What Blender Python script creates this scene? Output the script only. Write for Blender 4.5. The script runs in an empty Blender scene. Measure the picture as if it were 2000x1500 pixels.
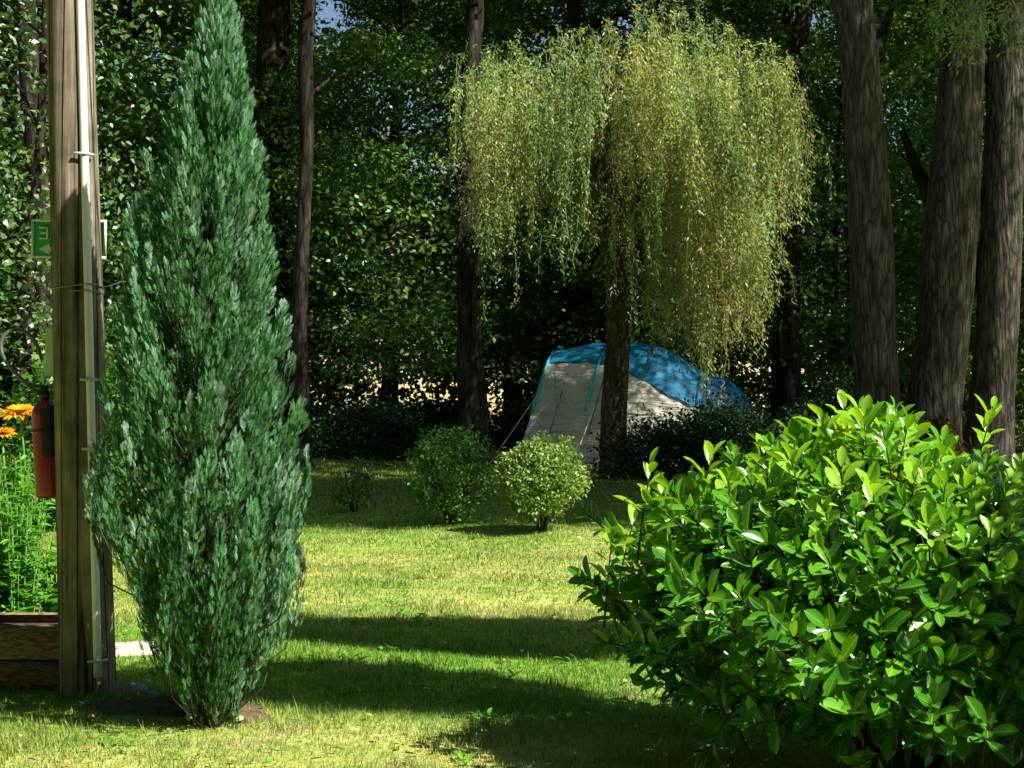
import bpy, math, random
import numpy as np
R = math.radians
rng = np.random.default_rng(7)
random.seed(7)
SC = bpy.context.scene
COL = SC.collection

# ------------------------------------------------------------------ camera, sky, sun, exposure
CAM_H = 1.4
F = 52 / 36 * 2000                       # focal length in photo pixels
cam = bpy.data.cameras.new('camera'); camo = bpy.data.objects.new('camera', cam); COL.objects.link(camo)
cam.lens = 52; cam.sensor_width = 36; cam.clip_end = 2000; cam.clip_start = 0.05
camo.location = (0, 0, CAM_H); camo.rotation_euler = (R(90), 0, 0)
SC.camera = camo
SUN_EL, SUN_AZ = 48, 57                  # azimuth measured from the camera's back towards the right
w = bpy.data.worlds.new('World'); SC.world = w; w.use_nodes = True
nt = w.node_tree; sky = nt.nodes.new('ShaderNodeTexSky'); sky.sky_type = 'NISHITA'; sky.sun_disc = False
sky.sun_elevation = R(SUN_EL); sky.sun_rotation = R(180 - SUN_AZ)
nt.links.new(sky.outputs[0], nt.nodes['Background'].inputs[0]); nt.nodes['Background'].inputs[1].default_value = 0.05
sl = bpy.data.lights.new('sun', 'SUN'); sl.energy = 5.0; sl.angle = R(0.5); sl.color = (1, 0.96, 0.88)
so = bpy.data.objects.new('sun', sl); COL.objects.link(so)
so.rotation_euler = (R(90 - SUN_EL), 0, R(SUN_AZ)); so.location = (20, -10, 30)
SC.view_settings.view_transform = 'Standard'; SC.view_settings.look = 'None'
SC.view_settings.exposure = 1.15; SC.view_settings.gamma = 1
SC.render.engine = 'CYCLES'
cy = SC.cycles
cy.max_bounces = 6; cy.diffuse_bounces = 3; cy.glossy_bounces = 2; cy.transmission_bounces = 4; cy.transparent_max_bounces = 4
cy.caustics_reflective = False; cy.caustics_refractive = False

def P(px, py, Y):
    """a point of the place seen at photo pixel (px,py), standing Y metres out"""
    return np.array([(px - 1000) / F * Y, Y, CAM_H + (750 - py) / F * Y])
def gy(py): return CAM_H * F / (py - 750)

# ------------------------------------------------------------------ naming helpers
def tag(o, label=None, cat=None, group=None, kind=None):
    if label: o['label'] = label
    if cat: o['category'] = cat
    if group: o['group'] = group
    if kind: o['kind'] = kind
    return o
def empty(name, loc, label, cat, group=None, rz=0):
    o = bpy.data.objects.new(name, None); COL.objects.link(o); o.location = tuple(loc); o.rotation_euler = (0, 0, rz)
    o.empty_display_size = 0.2
    return tag(o, label, cat, group)

# ------------------------------------------------------------------ mesh helpers
class M:
    """collects verts/faces with a random value and a leaf coordinate per vertex; build() links ONE object"""
    def __init__(s): s.v = []; s.f3 = []; s.f4 = []; s.r = []; s.u = []; s.n = 0
    def add(s, V, F4=None, F3=None, r=None, u=None):
        V = np.asarray(V, float).reshape(-1, 3); k = len(V)
        s.v.append(V)
        if F4 is not None and len(F4): s.f4.append(np.asarray(F4, int).reshape(-1, 4) + s.n)
        if F3 is not None and len(F3): s.f3.append(np.asarray(F3, int).reshape(-1, 3) + s.n)
        s.r.append(np.full(k, 0.5) if r is None else np.broadcast_to(r, (k,)))
        s.u.append(np.zeros(k) if u is None else np.broadcast_to(u, (k,)))
        s.n += k
    def mesh(s, name, smooth=True):
        V = np.concatenate(s.v); me = bpy.data.meshes.new(name)
        f4 = np.concatenate(s.f4) if s.f4 else np.zeros((0, 4), int)
        f3 = np.concatenate(s.f3) if s.f3 else np.zeros((0, 3), int)
        me.vertices.add(len(V)); me.vertices.foreach_set('co', V.astype(np.float32).ravel())
        nl = len(f4) * 4 + len(f3) * 3
        me.loops.add(nl); me.loops.foreach_set('vertex_index', np.concatenate([f4.ravel(), f3.ravel()]).astype(np.int32))
        me.polygons.add(len(f4) + len(f3))
        me.polygons.foreach_set('loop_start', np.concatenate([np.arange(len(f4)) * 4, len(f4) * 4 + np.arange(len(f3)) * 3]).astype(np.int32))
        me.polygons.foreach_set('use_smooth', np.full(len(f4) + len(f3), smooth))
        me.update(calc_edges=True)
        a = me.attributes.new('rnd', 'FLOAT', 'POINT'); a.data.foreach_set('value', np.concatenate(s.r).astype(np.float32))
        a = me.attributes.new('lu', 'FLOAT', 'POINT'); a.data.foreach_set('value', np.concatenate(s.u).astype(np.float32))
        return me
    def build(s, name, mat, parent=None, smooth=True, loc=None):
        me = s.mesh(name, smooth); me.materials.append(mat)
        o = bpy.data.objects.new(name, me); COL.objects.link(o)
        if parent: o.parent = parent
        if loc is not None: o.location = tuple(loc)
        return o
def unit(a): return a / np.maximum(np.linalg.norm(a, axis=-1, keepdims=True), 1e-9)

def tube(m, pts, rad, n=8, cap=True, bump=0.0, r=0.5, flat=1.0, ridge=0):
    pts = np.asarray(pts, float); k = len(pts); rad = np.broadcast_to(rad, (k,)).astype(float)
    T = unit(np.gradient(pts, axis=0)); ref = np.array([0, 1, 0.]) if abs(T[0][1]) < .8 else np.array([1., 0, 0])
    A = unit(np.cross(T, ref)); B = np.cross(A, T)
    th = np.linspace(0, 2 * np.pi, n, endpoint=False)
    rr = rad[:, None] * np.ones(n)[None]
    if bump: rr = rr * (1 + bump * rng.normal(0, 1, rr.shape) * .5)
    if ridge:
        ph = rng.uniform(0, 6, 3)
        rr = rr * (1 + ridge * (np.sin(3 * th + ph[0])[None] * .6 + np.sin(5 * th + ph[1])[None] * .4) * np.linspace(1, .3, k)[:, None])
    V = pts[:, None] + rr[..., None] * (np.cos(th)[None, :, None] * A[:, None] * flat + np.sin(th)[None, :, None] * B[:, None])
    i = np.arange(k - 1)[:, None] * n; j = np.arange(n)[None]; jn = (j + 1) % n
    Fq = np.stack([i + j, i + jn, i + n + jn, i + n + j], -1).reshape(-1, 4)
    V = V.reshape(-1, 3)
    if cap:
        V = np.vstack([V, pts[0], pts[-1]]); a, b = k * n, k * n + 1
        F3 = [(a, (q + 1) % n, q) for q in range(n)] + [(b, (k - 1) * n + q, (k - 1) * n + (q + 1) % n) for q in range(n)]
    else: F3 = None
    m.add(V, Fq, F3, r=r)
def box(m, c, s, rz=0, rx=0, ry=0, bev=0.0):
    c = np.array(c, float); s = np.array(s, float) / 2; b = min(bev, min(s) * .9)
    V = []; 
    if b <= 0:
        V = np.array([[x, y, z] for x in (-1, 1) for y in (-1, 1) for z in (-1, 1)], float) * s
        Fq = [(0, 1, 3, 2), (4, 6, 7, 5), (0, 4, 5, 1), (2, 3, 7, 6), (0, 2, 6, 4), (1, 5, 7, 3)]; F3 = None
    else:
        idx = {}
        for sx in (-1, 1):
            for sy in (-1, 1):
                for sz in (-1, 1):
                    for ax in range(3):
                        p = np.array([sx, sy, sz]) * (s - b); p[ax] += (sx, sy, sz)[ax] * b
                        idx[(sx, sy, sz, ax)] = len(V); V.append(p)
        V = np.array(V); Fq = []; F3 = []
        g = lambda x, y, z, a: idx[(x, y, z, a)]
        for q in (-1, 1):
            Fq.append([g(q, -1, -1, 0), g(q, 1, -1, 0), g(q, 1, 1, 0), g(q, -1, 1, 0)])
            Fq.append([g(-1, q, -1, 1), g(-1, q, 1, 1), g(1, q, 1, 1), g(1, q, -1, 1)])
            Fq.append([g(-1, -1, q, 2), g(1, -1, q, 2), g(1, 1, q, 2), g(-1, 1, q, 2)])
        for a in (-1, 1):
            for c2 in (-1, 1):
                Fq.append([g(a, c2, -1, 0), g(a, c2, 1, 0), g(a, c2, 1, 1), g(a, c2, -1, 1)])
                Fq.append([g(a, -1, c2, 0), g(a, 1, c2, 0), g(a, 1, c2, 2), g(a, -1, c2, 2)])
                Fq.append([g(-1, a, c2, 1), g(1, a, c2, 1), g(1, a, c2, 2), g(-1, a, c2, 2)])
                for d in (-1, 1): F3.append([g(a, c2, d, 0), g(a, c2, d, 1), g(a, c2, d, 2)])
    def rot(V, a, i, j):
        ca, sa = math.cos(a), math.sin(a); V = V.copy(); x, y = V[:, i].copy(), V[:, j].copy()
        V[:, i] = ca * x - sa * y; V[:, j] = sa * x + ca * y; return V
    V = rot(V, rx, 1, 2); V = rot(V, ry, 2, 0); V = rot(V, rz, 0, 1)
    m.add(V + c, Fq, F3)
def lathe(m, prof, c, n=24, axis=None):
    k = len(prof); th = np.linspace(0, 2 * np.pi, n, endpoint=False)
    V = np.array([[r_ * math.cos(t) + c[0], r_ * math.sin(t) + c[1], z_ + c[2]] for r_, z_ in prof for t in th])
    Fq = [(i * n + j, i * n + (j + 1) % n, (i + 1) * n + (j + 1) % n, (i + 1) * n + j) for i in range(k - 1) for j in range(n)]
    m.add(V, Fq)

# leaf templates: u along the leaf, v across, w off the blade
def tpl_leaf(us, hw, fold=.15, droop=.12):
    V = []; 
    for u, h in zip(us, hw):
        V += [(u, -h, fold * h - droop * u * u), (u, 0, -droop * u * u), (u, h, fold * h - droop * u * u)]
    k = len(us); Fq = []
    for i in range(k - 1):
        a = i * 3; Fq += [(a, a + 1, a + 4, a + 3), (a + 1, a + 2, a + 5, a + 4)]
    return np.array(V, float), np.array(Fq), None
T_DIAMOND = (np.array([(0, 0, 0), (.4, .5, .1), (1, 0, -.05), (.4, -.5, .1)], float), np.array([(0, 1, 2, 3)]), None)
T_BLADE = (np.array([(0, -.5, 0), (0, .5, 0), (.55, -.35, .1), (.55, .35, .1), (1, 0, .32)], float), np.array([(0, 1, 3, 2)]), np.array([(2, 3, 4)]))
T_LAUREL = tpl_leaf([0, .1, .25, .45, .65, .82, .93, 1], [.03, .05, .28, .44, .5, .40, .22, .02], fold=.28, droop=.16)
T_OVAL = tpl_leaf([0, .2, .5, .8, 1], [.04, .36, .5, .32, .02], fold=.3, droop=.2)
T_LONG = tpl_leaf([0, .3, .65, 1], [.2, .5, .4, .03], fold=.25, droop=.25)

def scatter(m, P_, D, N, L, W, tpl, r=None):
    T, F4, F3 = tpl; n = len(P_); k = len(T)
    D = unit(D); B = unit(np.cross(N, D)); N = np.cross(D, B)
    L = np.broadcast_to(L, (n,)); W = np.broadcast_to(W, (n,))
    V = (P_[:, None] + T[None, :, 0:1] * L[:, None, None] * D[:, None] + T[None, :, 1:2] * W[:, None, None] * B[:, None]
         + T[None, :, 2:3] * (W[:, None, None] * .5 + L[:, None, None] * .5) * N[:, None])
    off = (np.arange(n) * k)[:, None, None]
    f4 = (F4[None] + off).reshape(-1, 4) if F4 is not None else None
    f3 = (F3[None] + off).reshape(-1, 3) if F3 is not None else None
    if r is None: r = rng.random(n)
    m.add(V.reshape(-1, 3), f4, f3, r=np.repeat(r, k), u=np.tile(np.abs(T[:, 1]), n))

# ------------------------------------------------------------------ materials
def nmat(name):
    m = bpy.data.materials.new(name); m.use_nodes = True; t = m.node_tree
    return m, t, t.nodes['Principled BSDF'], t.links
def ramp(t, stops):
    n = t.nodes.new('ShaderNodeValToRGB'); e = n.color_ramp.elements
    while len(e) < len(stops): e.new(.5)
    for q, (p, c) in zip(e, stops): q.position = p; q.color = (*c, 1)
    return n
def leaf_mat(name, cols, rough=.5, spec=.4, tr=.35, trcol=None, rib=None, patch=1.5, patchamt=.35):
    m, t, b, L = nmat(name)
    at = t.nodes.new('ShaderNodeAttribute'); at.attribute_name = 'rnd'
    geo = t.nodes.new('ShaderNodeNewGeometry')
    nz = t.nodes.new('ShaderNodeTexNoise'); nz.inputs['Scale'].default_value = patch; L.new(geo.outputs['Position'], nz.inputs['Vector'])
    ma = t.nodes.new('ShaderNodeMath'); ma.operation = 'MULTIPLY_ADD'; L.new(nz.outputs['Fac'], ma.inputs[0]); ma.inputs[1].default_value = patchamt * 2; ma.inputs[2].default_value = -patchamt
    mb = t.nodes.new('ShaderNodeMath'); mb.operation = 'ADD'; mb.use_clamp = True; L.new(at.outputs['Fac'], mb.inputs[0]); L.new(ma.outputs[0], mb.inputs[1])
    rp = ramp(t, [(i / (len(cols) - 1), c) for i, c in enumerate(cols)]); L.new(mb.outputs[0], rp.inputs[0])
    col = rp.outputs[0]
    if rib:
        au = t.nodes.new('ShaderNodeAttribute'); au.attribute_name = 'lu'
        r2 = ramp(t, [(0, (1, 1, 1)), (.05, (0, 0, 0))]); L.new(au.outputs['Fac'], r2.inputs[0])
        mx = t.nodes.new('ShaderNodeMix'); mx.data_type = 'RGBA'; L.new(r2.outputs[0], mx.inputs[0]); L.new(col, mx.inputs[6]); mx.inputs[7].default_value = (*rib, 1); col = mx.outputs[2]
    L.new(col, b.inputs['Base Color']); b.inputs['Roughness'].default_value = rough; b.inputs['Specular IOR Level'].default_value = spec
    tn = t.nodes.new('ShaderNodeBsdfTranslucent'); 
    hs = t.nodes.new('ShaderNodeMix'); hs.data_type = 'RGBA'; hs.blend_type = 'MULTIPLY'; hs.inputs[0].default_value = 1; L.new(col, hs.inputs[6]); hs.inputs[7].default_value = (*(trcol or (1.5, 1.4, .5)), 1)
    L.new(hs.outputs[2], tn.inputs['Color'])
    ms = t.nodes.new('ShaderNodeMixShader'); ms.inputs[0].default_value = tr; L.new(b.outputs[0], ms.inputs[1]); L.new(tn.outputs[0], ms.inputs[2])
    L.new(ms.outputs[0], t.nodes['Material Output'].inputs['Surface'])
    return m
def bark_mat(name, c1, c2, c3, sc=6, stretch=.16, bump=.6, moss=None):
    m, t, b, L = nmat(name)
    tc = t.nodes.new('ShaderNodeTexCoord'); mp = t.nodes.new('ShaderNodeMapping'); mp.inputs['Scale'].default_value = (1, 1, stretch); L.new(tc.outputs['Object'], mp.inputs[0])
    nz = t.nodes.new('ShaderNodeTexNoise'); nz.inputs['Scale'].default_value = sc; nz.inputs['Detail'].default_value = 8; nz.inputs['Roughness'].default_value = .65; L.new(mp.outputs[0], nz.inputs['Vector'])
    rp = ramp(t, [(.3, c1), (.5, c2), (.7, c3)]); L.new(nz.outputs['Fac'], rp.inputs[0]); col = rp.outputs[0]
    if moss:
        n2 = t.nodes.new('ShaderNodeTexNoise'); n2.inputs['Scale'].default_value = 2.2; n2.inputs['Detail'].default_value = 5; L.new(tc.outputs['Object'], n2.inputs['Vector'])
        r2 = ramp(t, [(.5, (0, 0, 0)), (.62, (1, 1, 1))]); L.new(n2.outputs['Fac'], r2.inputs[0])
        mx = t.nodes.new('ShaderNodeMix'); mx.data_type = 'RGBA'; L.new(r2.outputs[0], mx.inputs[0]); L.new(col, mx.inputs[6]); mx.inputs[7].default_value = (*moss, 1); col = mx.outputs[2]
    b.inputs['Roughness'].default_value = .95; b.inputs['Specular IOR Level'].default_value = .1
    wn = t.nodes.new('ShaderNodeTexNoise'); wn.inputs['Scale'].default_value = 5; wn.inputs['Detail'].default_value = 4; L.new(mp.outputs[0], wn.inputs['Vector'])
    wv = t.nodes.new('ShaderNodeVectorMath'); wv.operation = 'MULTIPLY_ADD'; L.new(wn.outputs['Color'], wv.inputs[0]); wv.inputs[1].default_value = (.22, .22, .22); L.new(mp.outputs[0], wv.inputs[2])
    vo = t.nodes.new('ShaderNodeTexVoronoi'); vo.feature = 'DISTANCE_TO_EDGE'; vo.inputs['Scale'].default_value = sc * .9; L.new(wv.outputs[0], vo.inputs['Vector'])
    r4 = ramp(t, [(0, (.22, .22, .22)), (.14, (1, 1, 1))]); L.new(vo.outputs[0], r4.inputs[0])
    m4 = t.nodes.new('ShaderNodeMix'); m4.data_type = 'RGBA'; m4.blend_type = 'MULTIPLY'; m4.inputs[0].default_value = .8; L.new(col, m4.inputs[6]); L.new(r4.outputs[0], m4.inputs[7]); L.new(m4.outputs[2], b.inputs['Base Color'])
    ad = t.nodes.new('ShaderNodeMath'); ad.operation = 'ADD'; L.new(nz.outputs['Fac'], ad.inputs[0]); L.new(vo.outputs[0], ad.inputs[1])
    bp = t.nodes.new('ShaderNodeBump'); bp.inputs['Strength'].default_value = bump; bp.inputs['Distance'].default_value = .05; L.new(ad.outputs[0], bp.inputs['Height']); L.new(bp.outputs[0], b.inputs['Normal'])
    return m
def plain(name, col, rough=.5, spec=.5, metal=0, noise=.15, sc=20, bump=0):
    m, t, b, L = nmat(name)
    tc = t.nodes.new('ShaderNodeTexCoord'); nz = t.nodes.new('ShaderNodeTexNoise'); nz.inputs['Scale'].default_value = sc; nz.inputs['Detail'].default_value = 6; L.new(tc.outputs['Object'], nz.inputs['Vector'])
    a = tuple(c * (1 - noise) for c in col); c2 = tuple(min(1, c * (1 + noise)) for c in col)
    rp = ramp(t, [(.3, a), (.7, c2)]); L.new(nz.outputs['Fac'], rp.inputs[0]); L.new(rp.outputs[0], b.inputs['Base Color'])
    b.inputs['Roughness'].default_value = rough; b.inputs['Specular IOR Level'].default_value = spec; b.inputs['Metallic'].default_value = metal
    if bump:
        bp = t.nodes.new('ShaderNodeBump'); bp.inputs['Strength'].default_value = bump; bp.inputs['Distance'].default_value = .01; L.new(nz.outputs['Fac'], bp.inputs['Height']); L.new(bp.outputs[0], b.inputs['Normal'])
    return m
def fabric(name, col, tr=.25, bump=.3):
    m, t, b, L = nmat(name)
    tc = t.nodes.new('ShaderNodeTexCoord'); mp = t.nodes.new('ShaderNodeMapping'); mp.inputs['Rotation'].default_value = (0, R(35), 0); mp.inputs['Scale'].default_value = (.7, .7, 3.5); L.new(tc.outputs['Object'], mp.inputs[0])
    nz = t.nodes.new('ShaderNodeTexNoise'); nz.inputs['Scale'].default_value = 2.2; nz.inputs['Detail'].default_value = 4; nz.inputs['Distortion'].default_value = .6; L.new(mp.outputs[0], nz.inputs['Vector'])
    b.inputs['Base Color'].default_value = (*col, 1); b.inputs['Roughness'].default_value = .55; b.inputs['Specular IOR Level'].default_value = .3
    bp = t.nodes.new('ShaderNodeBump'); bp.inputs['Strength'].default_value = bump; bp.inputs['Distance'].default_value = .12; L.new(nz.outputs['Fac'], bp.inputs['Height']); L.new(bp.outputs[0], b.inputs['Normal'])
    tn = t.nodes.new('ShaderNodeBsdfTranslucent'); tn.inputs['Color'].default_value = (*col, 1)
    ms = t.nodes.new('ShaderNodeMixShader'); ms.inputs[0].default_value = tr; L.new(b.outputs[0], ms.inputs[1]); L.new(tn.outputs[0], ms.inputs[2]); L.new(ms.outputs[0], t.nodes['Material Output'].inputs['Surface'])
    return m
def turf_nodes(t, L, blade):
    """grass colour by place: green sward, drying straw patches, leaf litter far under the trees"""
    geo = t.nodes.new('ShaderNodeNewGeometry')
    def noise(s, d=4, stretch=(1, 1, 1)):
        mp = t.nodes.new('ShaderNodeMapping'); mp.inputs['Scale'].default_value = stretch; L.new(geo.outputs['Position'], mp.inputs[0])
        n = t.nodes.new('ShaderNodeTexNoise'); n.inputs['Scale'].default_value = s; n.inputs['Detail'].default_value = d; L.new(mp.outputs[0], n.inputs['Vector']); return n.outputs['Fac']
    def mix(fac, a, b_):
        x = t.nodes.new('ShaderNodeMix'); x.data_type = 'RGBA'
        for s_, i in ((fac, 0), (a, 6), (b_, 7)):
            if isinstance(s_, tuple): x.inputs[i].default_value = (*s_, 1)
            elif isinstance(s_, float): x.inputs[i].default_value = s_
            else: L.new(s_, x.inputs[i])
        return x.outputs[2]
    green = ramp(t, [(.2, (.05, .16, .014)), (.55, (.13, .28, .024)), (.85, (.26, .40, .05))])
    dry = ramp(t, [(.2, (.24, .27, .055)), (.5, (.43, .41, .115)), (.85, (.62, .55, .25))])
    if blade:
        at = t.nodes.new('ShaderNodeAttribute'); at.attribute_name = 'rnd'; L.new(at.outputs['Fac'], green.inputs[0]); L.new(at.outputs['Fac'], dry.inputs[0])
    else:
        f = noise(9, 8); L.new(f, green.inputs[0]); L.new(f, dry.inputs[0])
    d1 = ramp(t, [(.30, (.12,) * 3), (.66, (1, 1, 1))]); L.new(noise(.75, 5, (1, 1.5, 1)), d1.inputs[0])
    # less straw colour where the tree shadow crosses: shade painted as deeper green
    sep = t.nodes.new('ShaderNodeSeparateXYZ'); L.new(geo.outputs['Position'], sep.inputs[0])
    mr = t.nodes.new('ShaderNodeMapRange'); L.new(sep.outputs[1], mr.inputs[0]); mr.inputs[1].default_value = 4; mr.inputs[2].default_value = 30
    gr = ramp(t, [((5.6 - 4) / 26, (1, 1, 1)), ((6.4 - 4) / 26, (.1,) * 3), ((8.4 - 4) / 26, (.15,) * 3), ((9.2 - 4) / 26, (1,) * 3), ((12.6 - 4) / 26, (.75,) * 3), ((14.5 - 4) / 26, (.3,) * 3), (.95, (.3,) * 3)]); L.new(mr.outputs[0], gr.inputs[0])
    mu = t.nodes.new('ShaderNodeMath'); mu.operation = 'MULTIPLY'; L.new(d1.outputs[0], mu.inputs[0]); L.new(gr.outputs[0], mu.inputs[1])
    c = mix(mu.outputs[0], green.outputs[0], dry.outputs[0])
    return c, sep, noise, mix, mr
def ground_mat():
    m, t, b, L = nmat('turf')
    c, sep, noise, mix, mr = turf_nodes(t, L, False)
    s1 = ramp(t, [(.60, (0, 0, 0)), (.70, (1, 1, 1))]); L.new(noise(1.7, 6), s1.inputs[0])
    c = mix(s1.outputs[0], c, (.30, .24, .13))
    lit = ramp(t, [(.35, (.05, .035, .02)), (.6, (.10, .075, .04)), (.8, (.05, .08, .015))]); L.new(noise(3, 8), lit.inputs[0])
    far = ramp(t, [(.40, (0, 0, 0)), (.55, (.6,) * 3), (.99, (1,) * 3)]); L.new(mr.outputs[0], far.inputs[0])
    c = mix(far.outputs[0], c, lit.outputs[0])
    m2 = t.nodes.new('ShaderNodeMapRange'); L.new(sep.outputs[1], m2.inputs[0]); m2.inputs[1].default_value = 44; m2.inputs[2].default_value = 48
    st = ramp(t, [(.3, (.32, .26, .12)), (.7, (.52, .43, .22))]); L.new(noise(1.2, 7), st.inputs[0])
    c = mix(m2.outputs[0], c, st.outputs[0])
    L.new(c, b.inputs['Base Color']); b.inputs['Roughness'].default_value = 1; b.inputs['Specular IOR Level'].default_value = .05
    bp = t.nodes.new('ShaderNodeBump'); bp.inputs['Strength'].default_value = .8; bp.inputs['Distance'].default_value = .03; L.new(noise(30, 6), bp.inputs['Height']); L.new(bp.outputs[0], b.inputs['Normal'])
    return m
def blade_mat():
    m, t, b, L = nmat('grass_blades')
    c, *_ = turf_nodes(t, L, True)
    L.new(c, b.inputs['Base Color']); b.inputs['Roughness'].default_value = .6; b.inputs['Specular IOR Level'].default_value = .25
    tn = t.nodes.new('ShaderNodeBsdfTranslucent'); L.new(c, tn.inputs['Color'])
    ms = t.nodes.new('ShaderNodeMixShader'); ms.inputs[0].default_value = .4; L.new(b.outputs[0], ms.inputs[1]); L.new(tn.outputs[0], ms.inputs[2]); L.new(ms.outputs[0], t.nodes['Material Output'].inputs['Surface'])
    return m

MT = dict(
    turf=ground_mat(), blade=blade_mat(),
    cypress=leaf_mat('cypress_scales', [(.03, .10, .026), (.065, .195, .056), (.13, .31, .135), (.32, .48, .37)], rough=.7, spec=.2, tr=.2, trcol=(1, 1.1, .6), patch=5, patchamt=.35),
    cypress_bark=bark_mat('cypress_bark', (.03, .022, .014), (.08, .06, .038), (.18, .14, .09), sc=14),
    laurel=leaf_mat('laurel_leaf', [(.02, .11, .008), (.06, .23, .010), (.14, .37, .014), (.30, .53, .04)], rough=.2, spec=.7, tr=.30, trcol=(1.8, 1.5, .4), rib=(.22, .42, .08), patch=3, patchamt=.2),
    laurel_stem=bark_mat('laurel_stem', (.03, .025, .012), (.07, .06, .03), (.12, .10, .05), sc=20),
    willow=leaf_mat('willow_leaf', [(.08, .17, .05), (.19, .31, .09), (.33, .43, .15), (.46, .47, .16), (.50, .36, .11)], rough=.45, spec=.4, tr=.45, trcol=(1.3, 1.15, .6), patch=.8, patchamt=.45),
    willow_bark=bark_mat('willow_bark', (.02, .014, .008), (.09, .065, .04), (.24, .18, .11), sc=9, stretch=.3, bump=1, moss=(.08, .075, .02)),
    bark=bark_mat('grey_bark', (.03, .026, .022), (.085, .074, .06), (.17, .15, .12), sc=16, stretch=.16, bump=1),
    bark_dark=bark_mat('dark_bark', (.012, .010, .008), (.028, .023, .018), (.085, .068, .05), sc=7, stretch=.2, bump=.9),
    moss=leaf_mat('moss_and_fibre', [(.05, .045, .012), (.10, .075, .02), (.26, .15, .06)], rough=.9, spec=.05, tr=.1, patch=3),
    wood=leaf_mat('woodland_leaf', [(.02, .07, .008), (.045, .14, .014), (.11, .24, .03), (.34, .42, .17)], rough=.38, spec=.5, tr=.3, patch=.35, patchamt=.3),  # sun glints and lit clumps are painted into the palest leaf tone
    wood_pale=leaf_mat('pale_leaf', [(.04, .11, .025), (.09, .19, .05), (.20, .29, .13), (.40, .47, .33)], rough=.35, spec=.6, tr=.3, patch=.6),
    topiary=leaf_mat('box_leaf', [(.06, .13, .02), (.14, .25, .04), (.26, .36, .08), (.40, .36, .12)], rough=.4, spec=.4, tr=.3, patch=2.5, patchamt=.35),
    herb=leaf_mat('herb_leaf', [(.05, .20, .02), (.10, .33, .03), (.20, .44, .06)], rough=.5, spec=.3, tr=.4, patch=3, rib=(.2, .42, .1)),
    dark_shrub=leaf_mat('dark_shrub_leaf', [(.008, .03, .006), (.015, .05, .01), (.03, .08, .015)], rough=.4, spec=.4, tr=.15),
    petal=leaf_mat('yellow_petal', [(.75, .32, .005), (.85, .45, .01), (.9, .58, .03)], rough=.6, spec=.2, tr=.45, trcol=(1, 1, 1), patchamt=.1),
    flower_eye=plain('flower_eye', (.12, .05, .01), rough=.9, sc=80, noise=.5),
    litter=leaf_mat('fallen_leaf', [(.12, .07, .02), (.38, .30, .10), (.50, .46, .22)], rough=.7, spec=.2, tr=.1),
    white=plain('white_plastic', (.78, .78, .76), rough=.4, noise=.04, sc=8),
    dull_white=plain('dull_white_plastic', (.50, .55, .50), rough=.5, noise=.08, sc=8),
    sign_green=plain('sign_green', (.005, .30, .10), rough=.35, noise=.05, sc=10),
    sign_white=plain('sign_white', (.66, .72, .62), rough=.4, noise=.05),
    red=plain('red_paint', (.26, .016, .010), rough=.28, noise=.08, sc=6),
    black=plain('black_rubber', (.015, .015, .015), rough=.5, noise=.2),
    hose=plain('grey_hose', (.09, .095, .09), rough=.5, noise=.1),
    wire=plain('galvanised_wire', (.30, .30, .28), rough=.4, metal=.7),
    earthwire=plain('yellow_wire', (.45, .42, .06), rough=.5),
    grey_beige=fabric('beige_tent_fabric', (.66, .62, .54), tr=.15, bump=.9),
    blue=fabric('blue_tent_fabric', (.015, .22, .42), tr=.12, bump=.5),
    navy=fabric('dark_blue_tent_fabric', (.006, .09, .22), tr=.12, bump=.4),
    cyan=plain('cyan_webbing', (.02, .50, .62), rough=.5, noise=.1),
    rope=plain('pale_cord', (.62, .60, .52), rough=.7),
    soil=plain('bare_soil', (.10, .072, .045), rough=1, spec=.05, noise=.5, sc=18, bump=1),
    gravel=plain('pale_gravel', (.52, .46, .36), rough=.95, spec=.1, noise=.4, sc=60, bump=1),
    planter=bark_mat('planter_wood', (.16, .10, .055), (.26, .17, .10), (.38, .26, .16), sc=14, stretch=5, bump=.3),
    stone=plain('grey_stone', (.22, .20, .17), rough=.9, noise=.4, sc=15, bump=.6),
)
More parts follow.
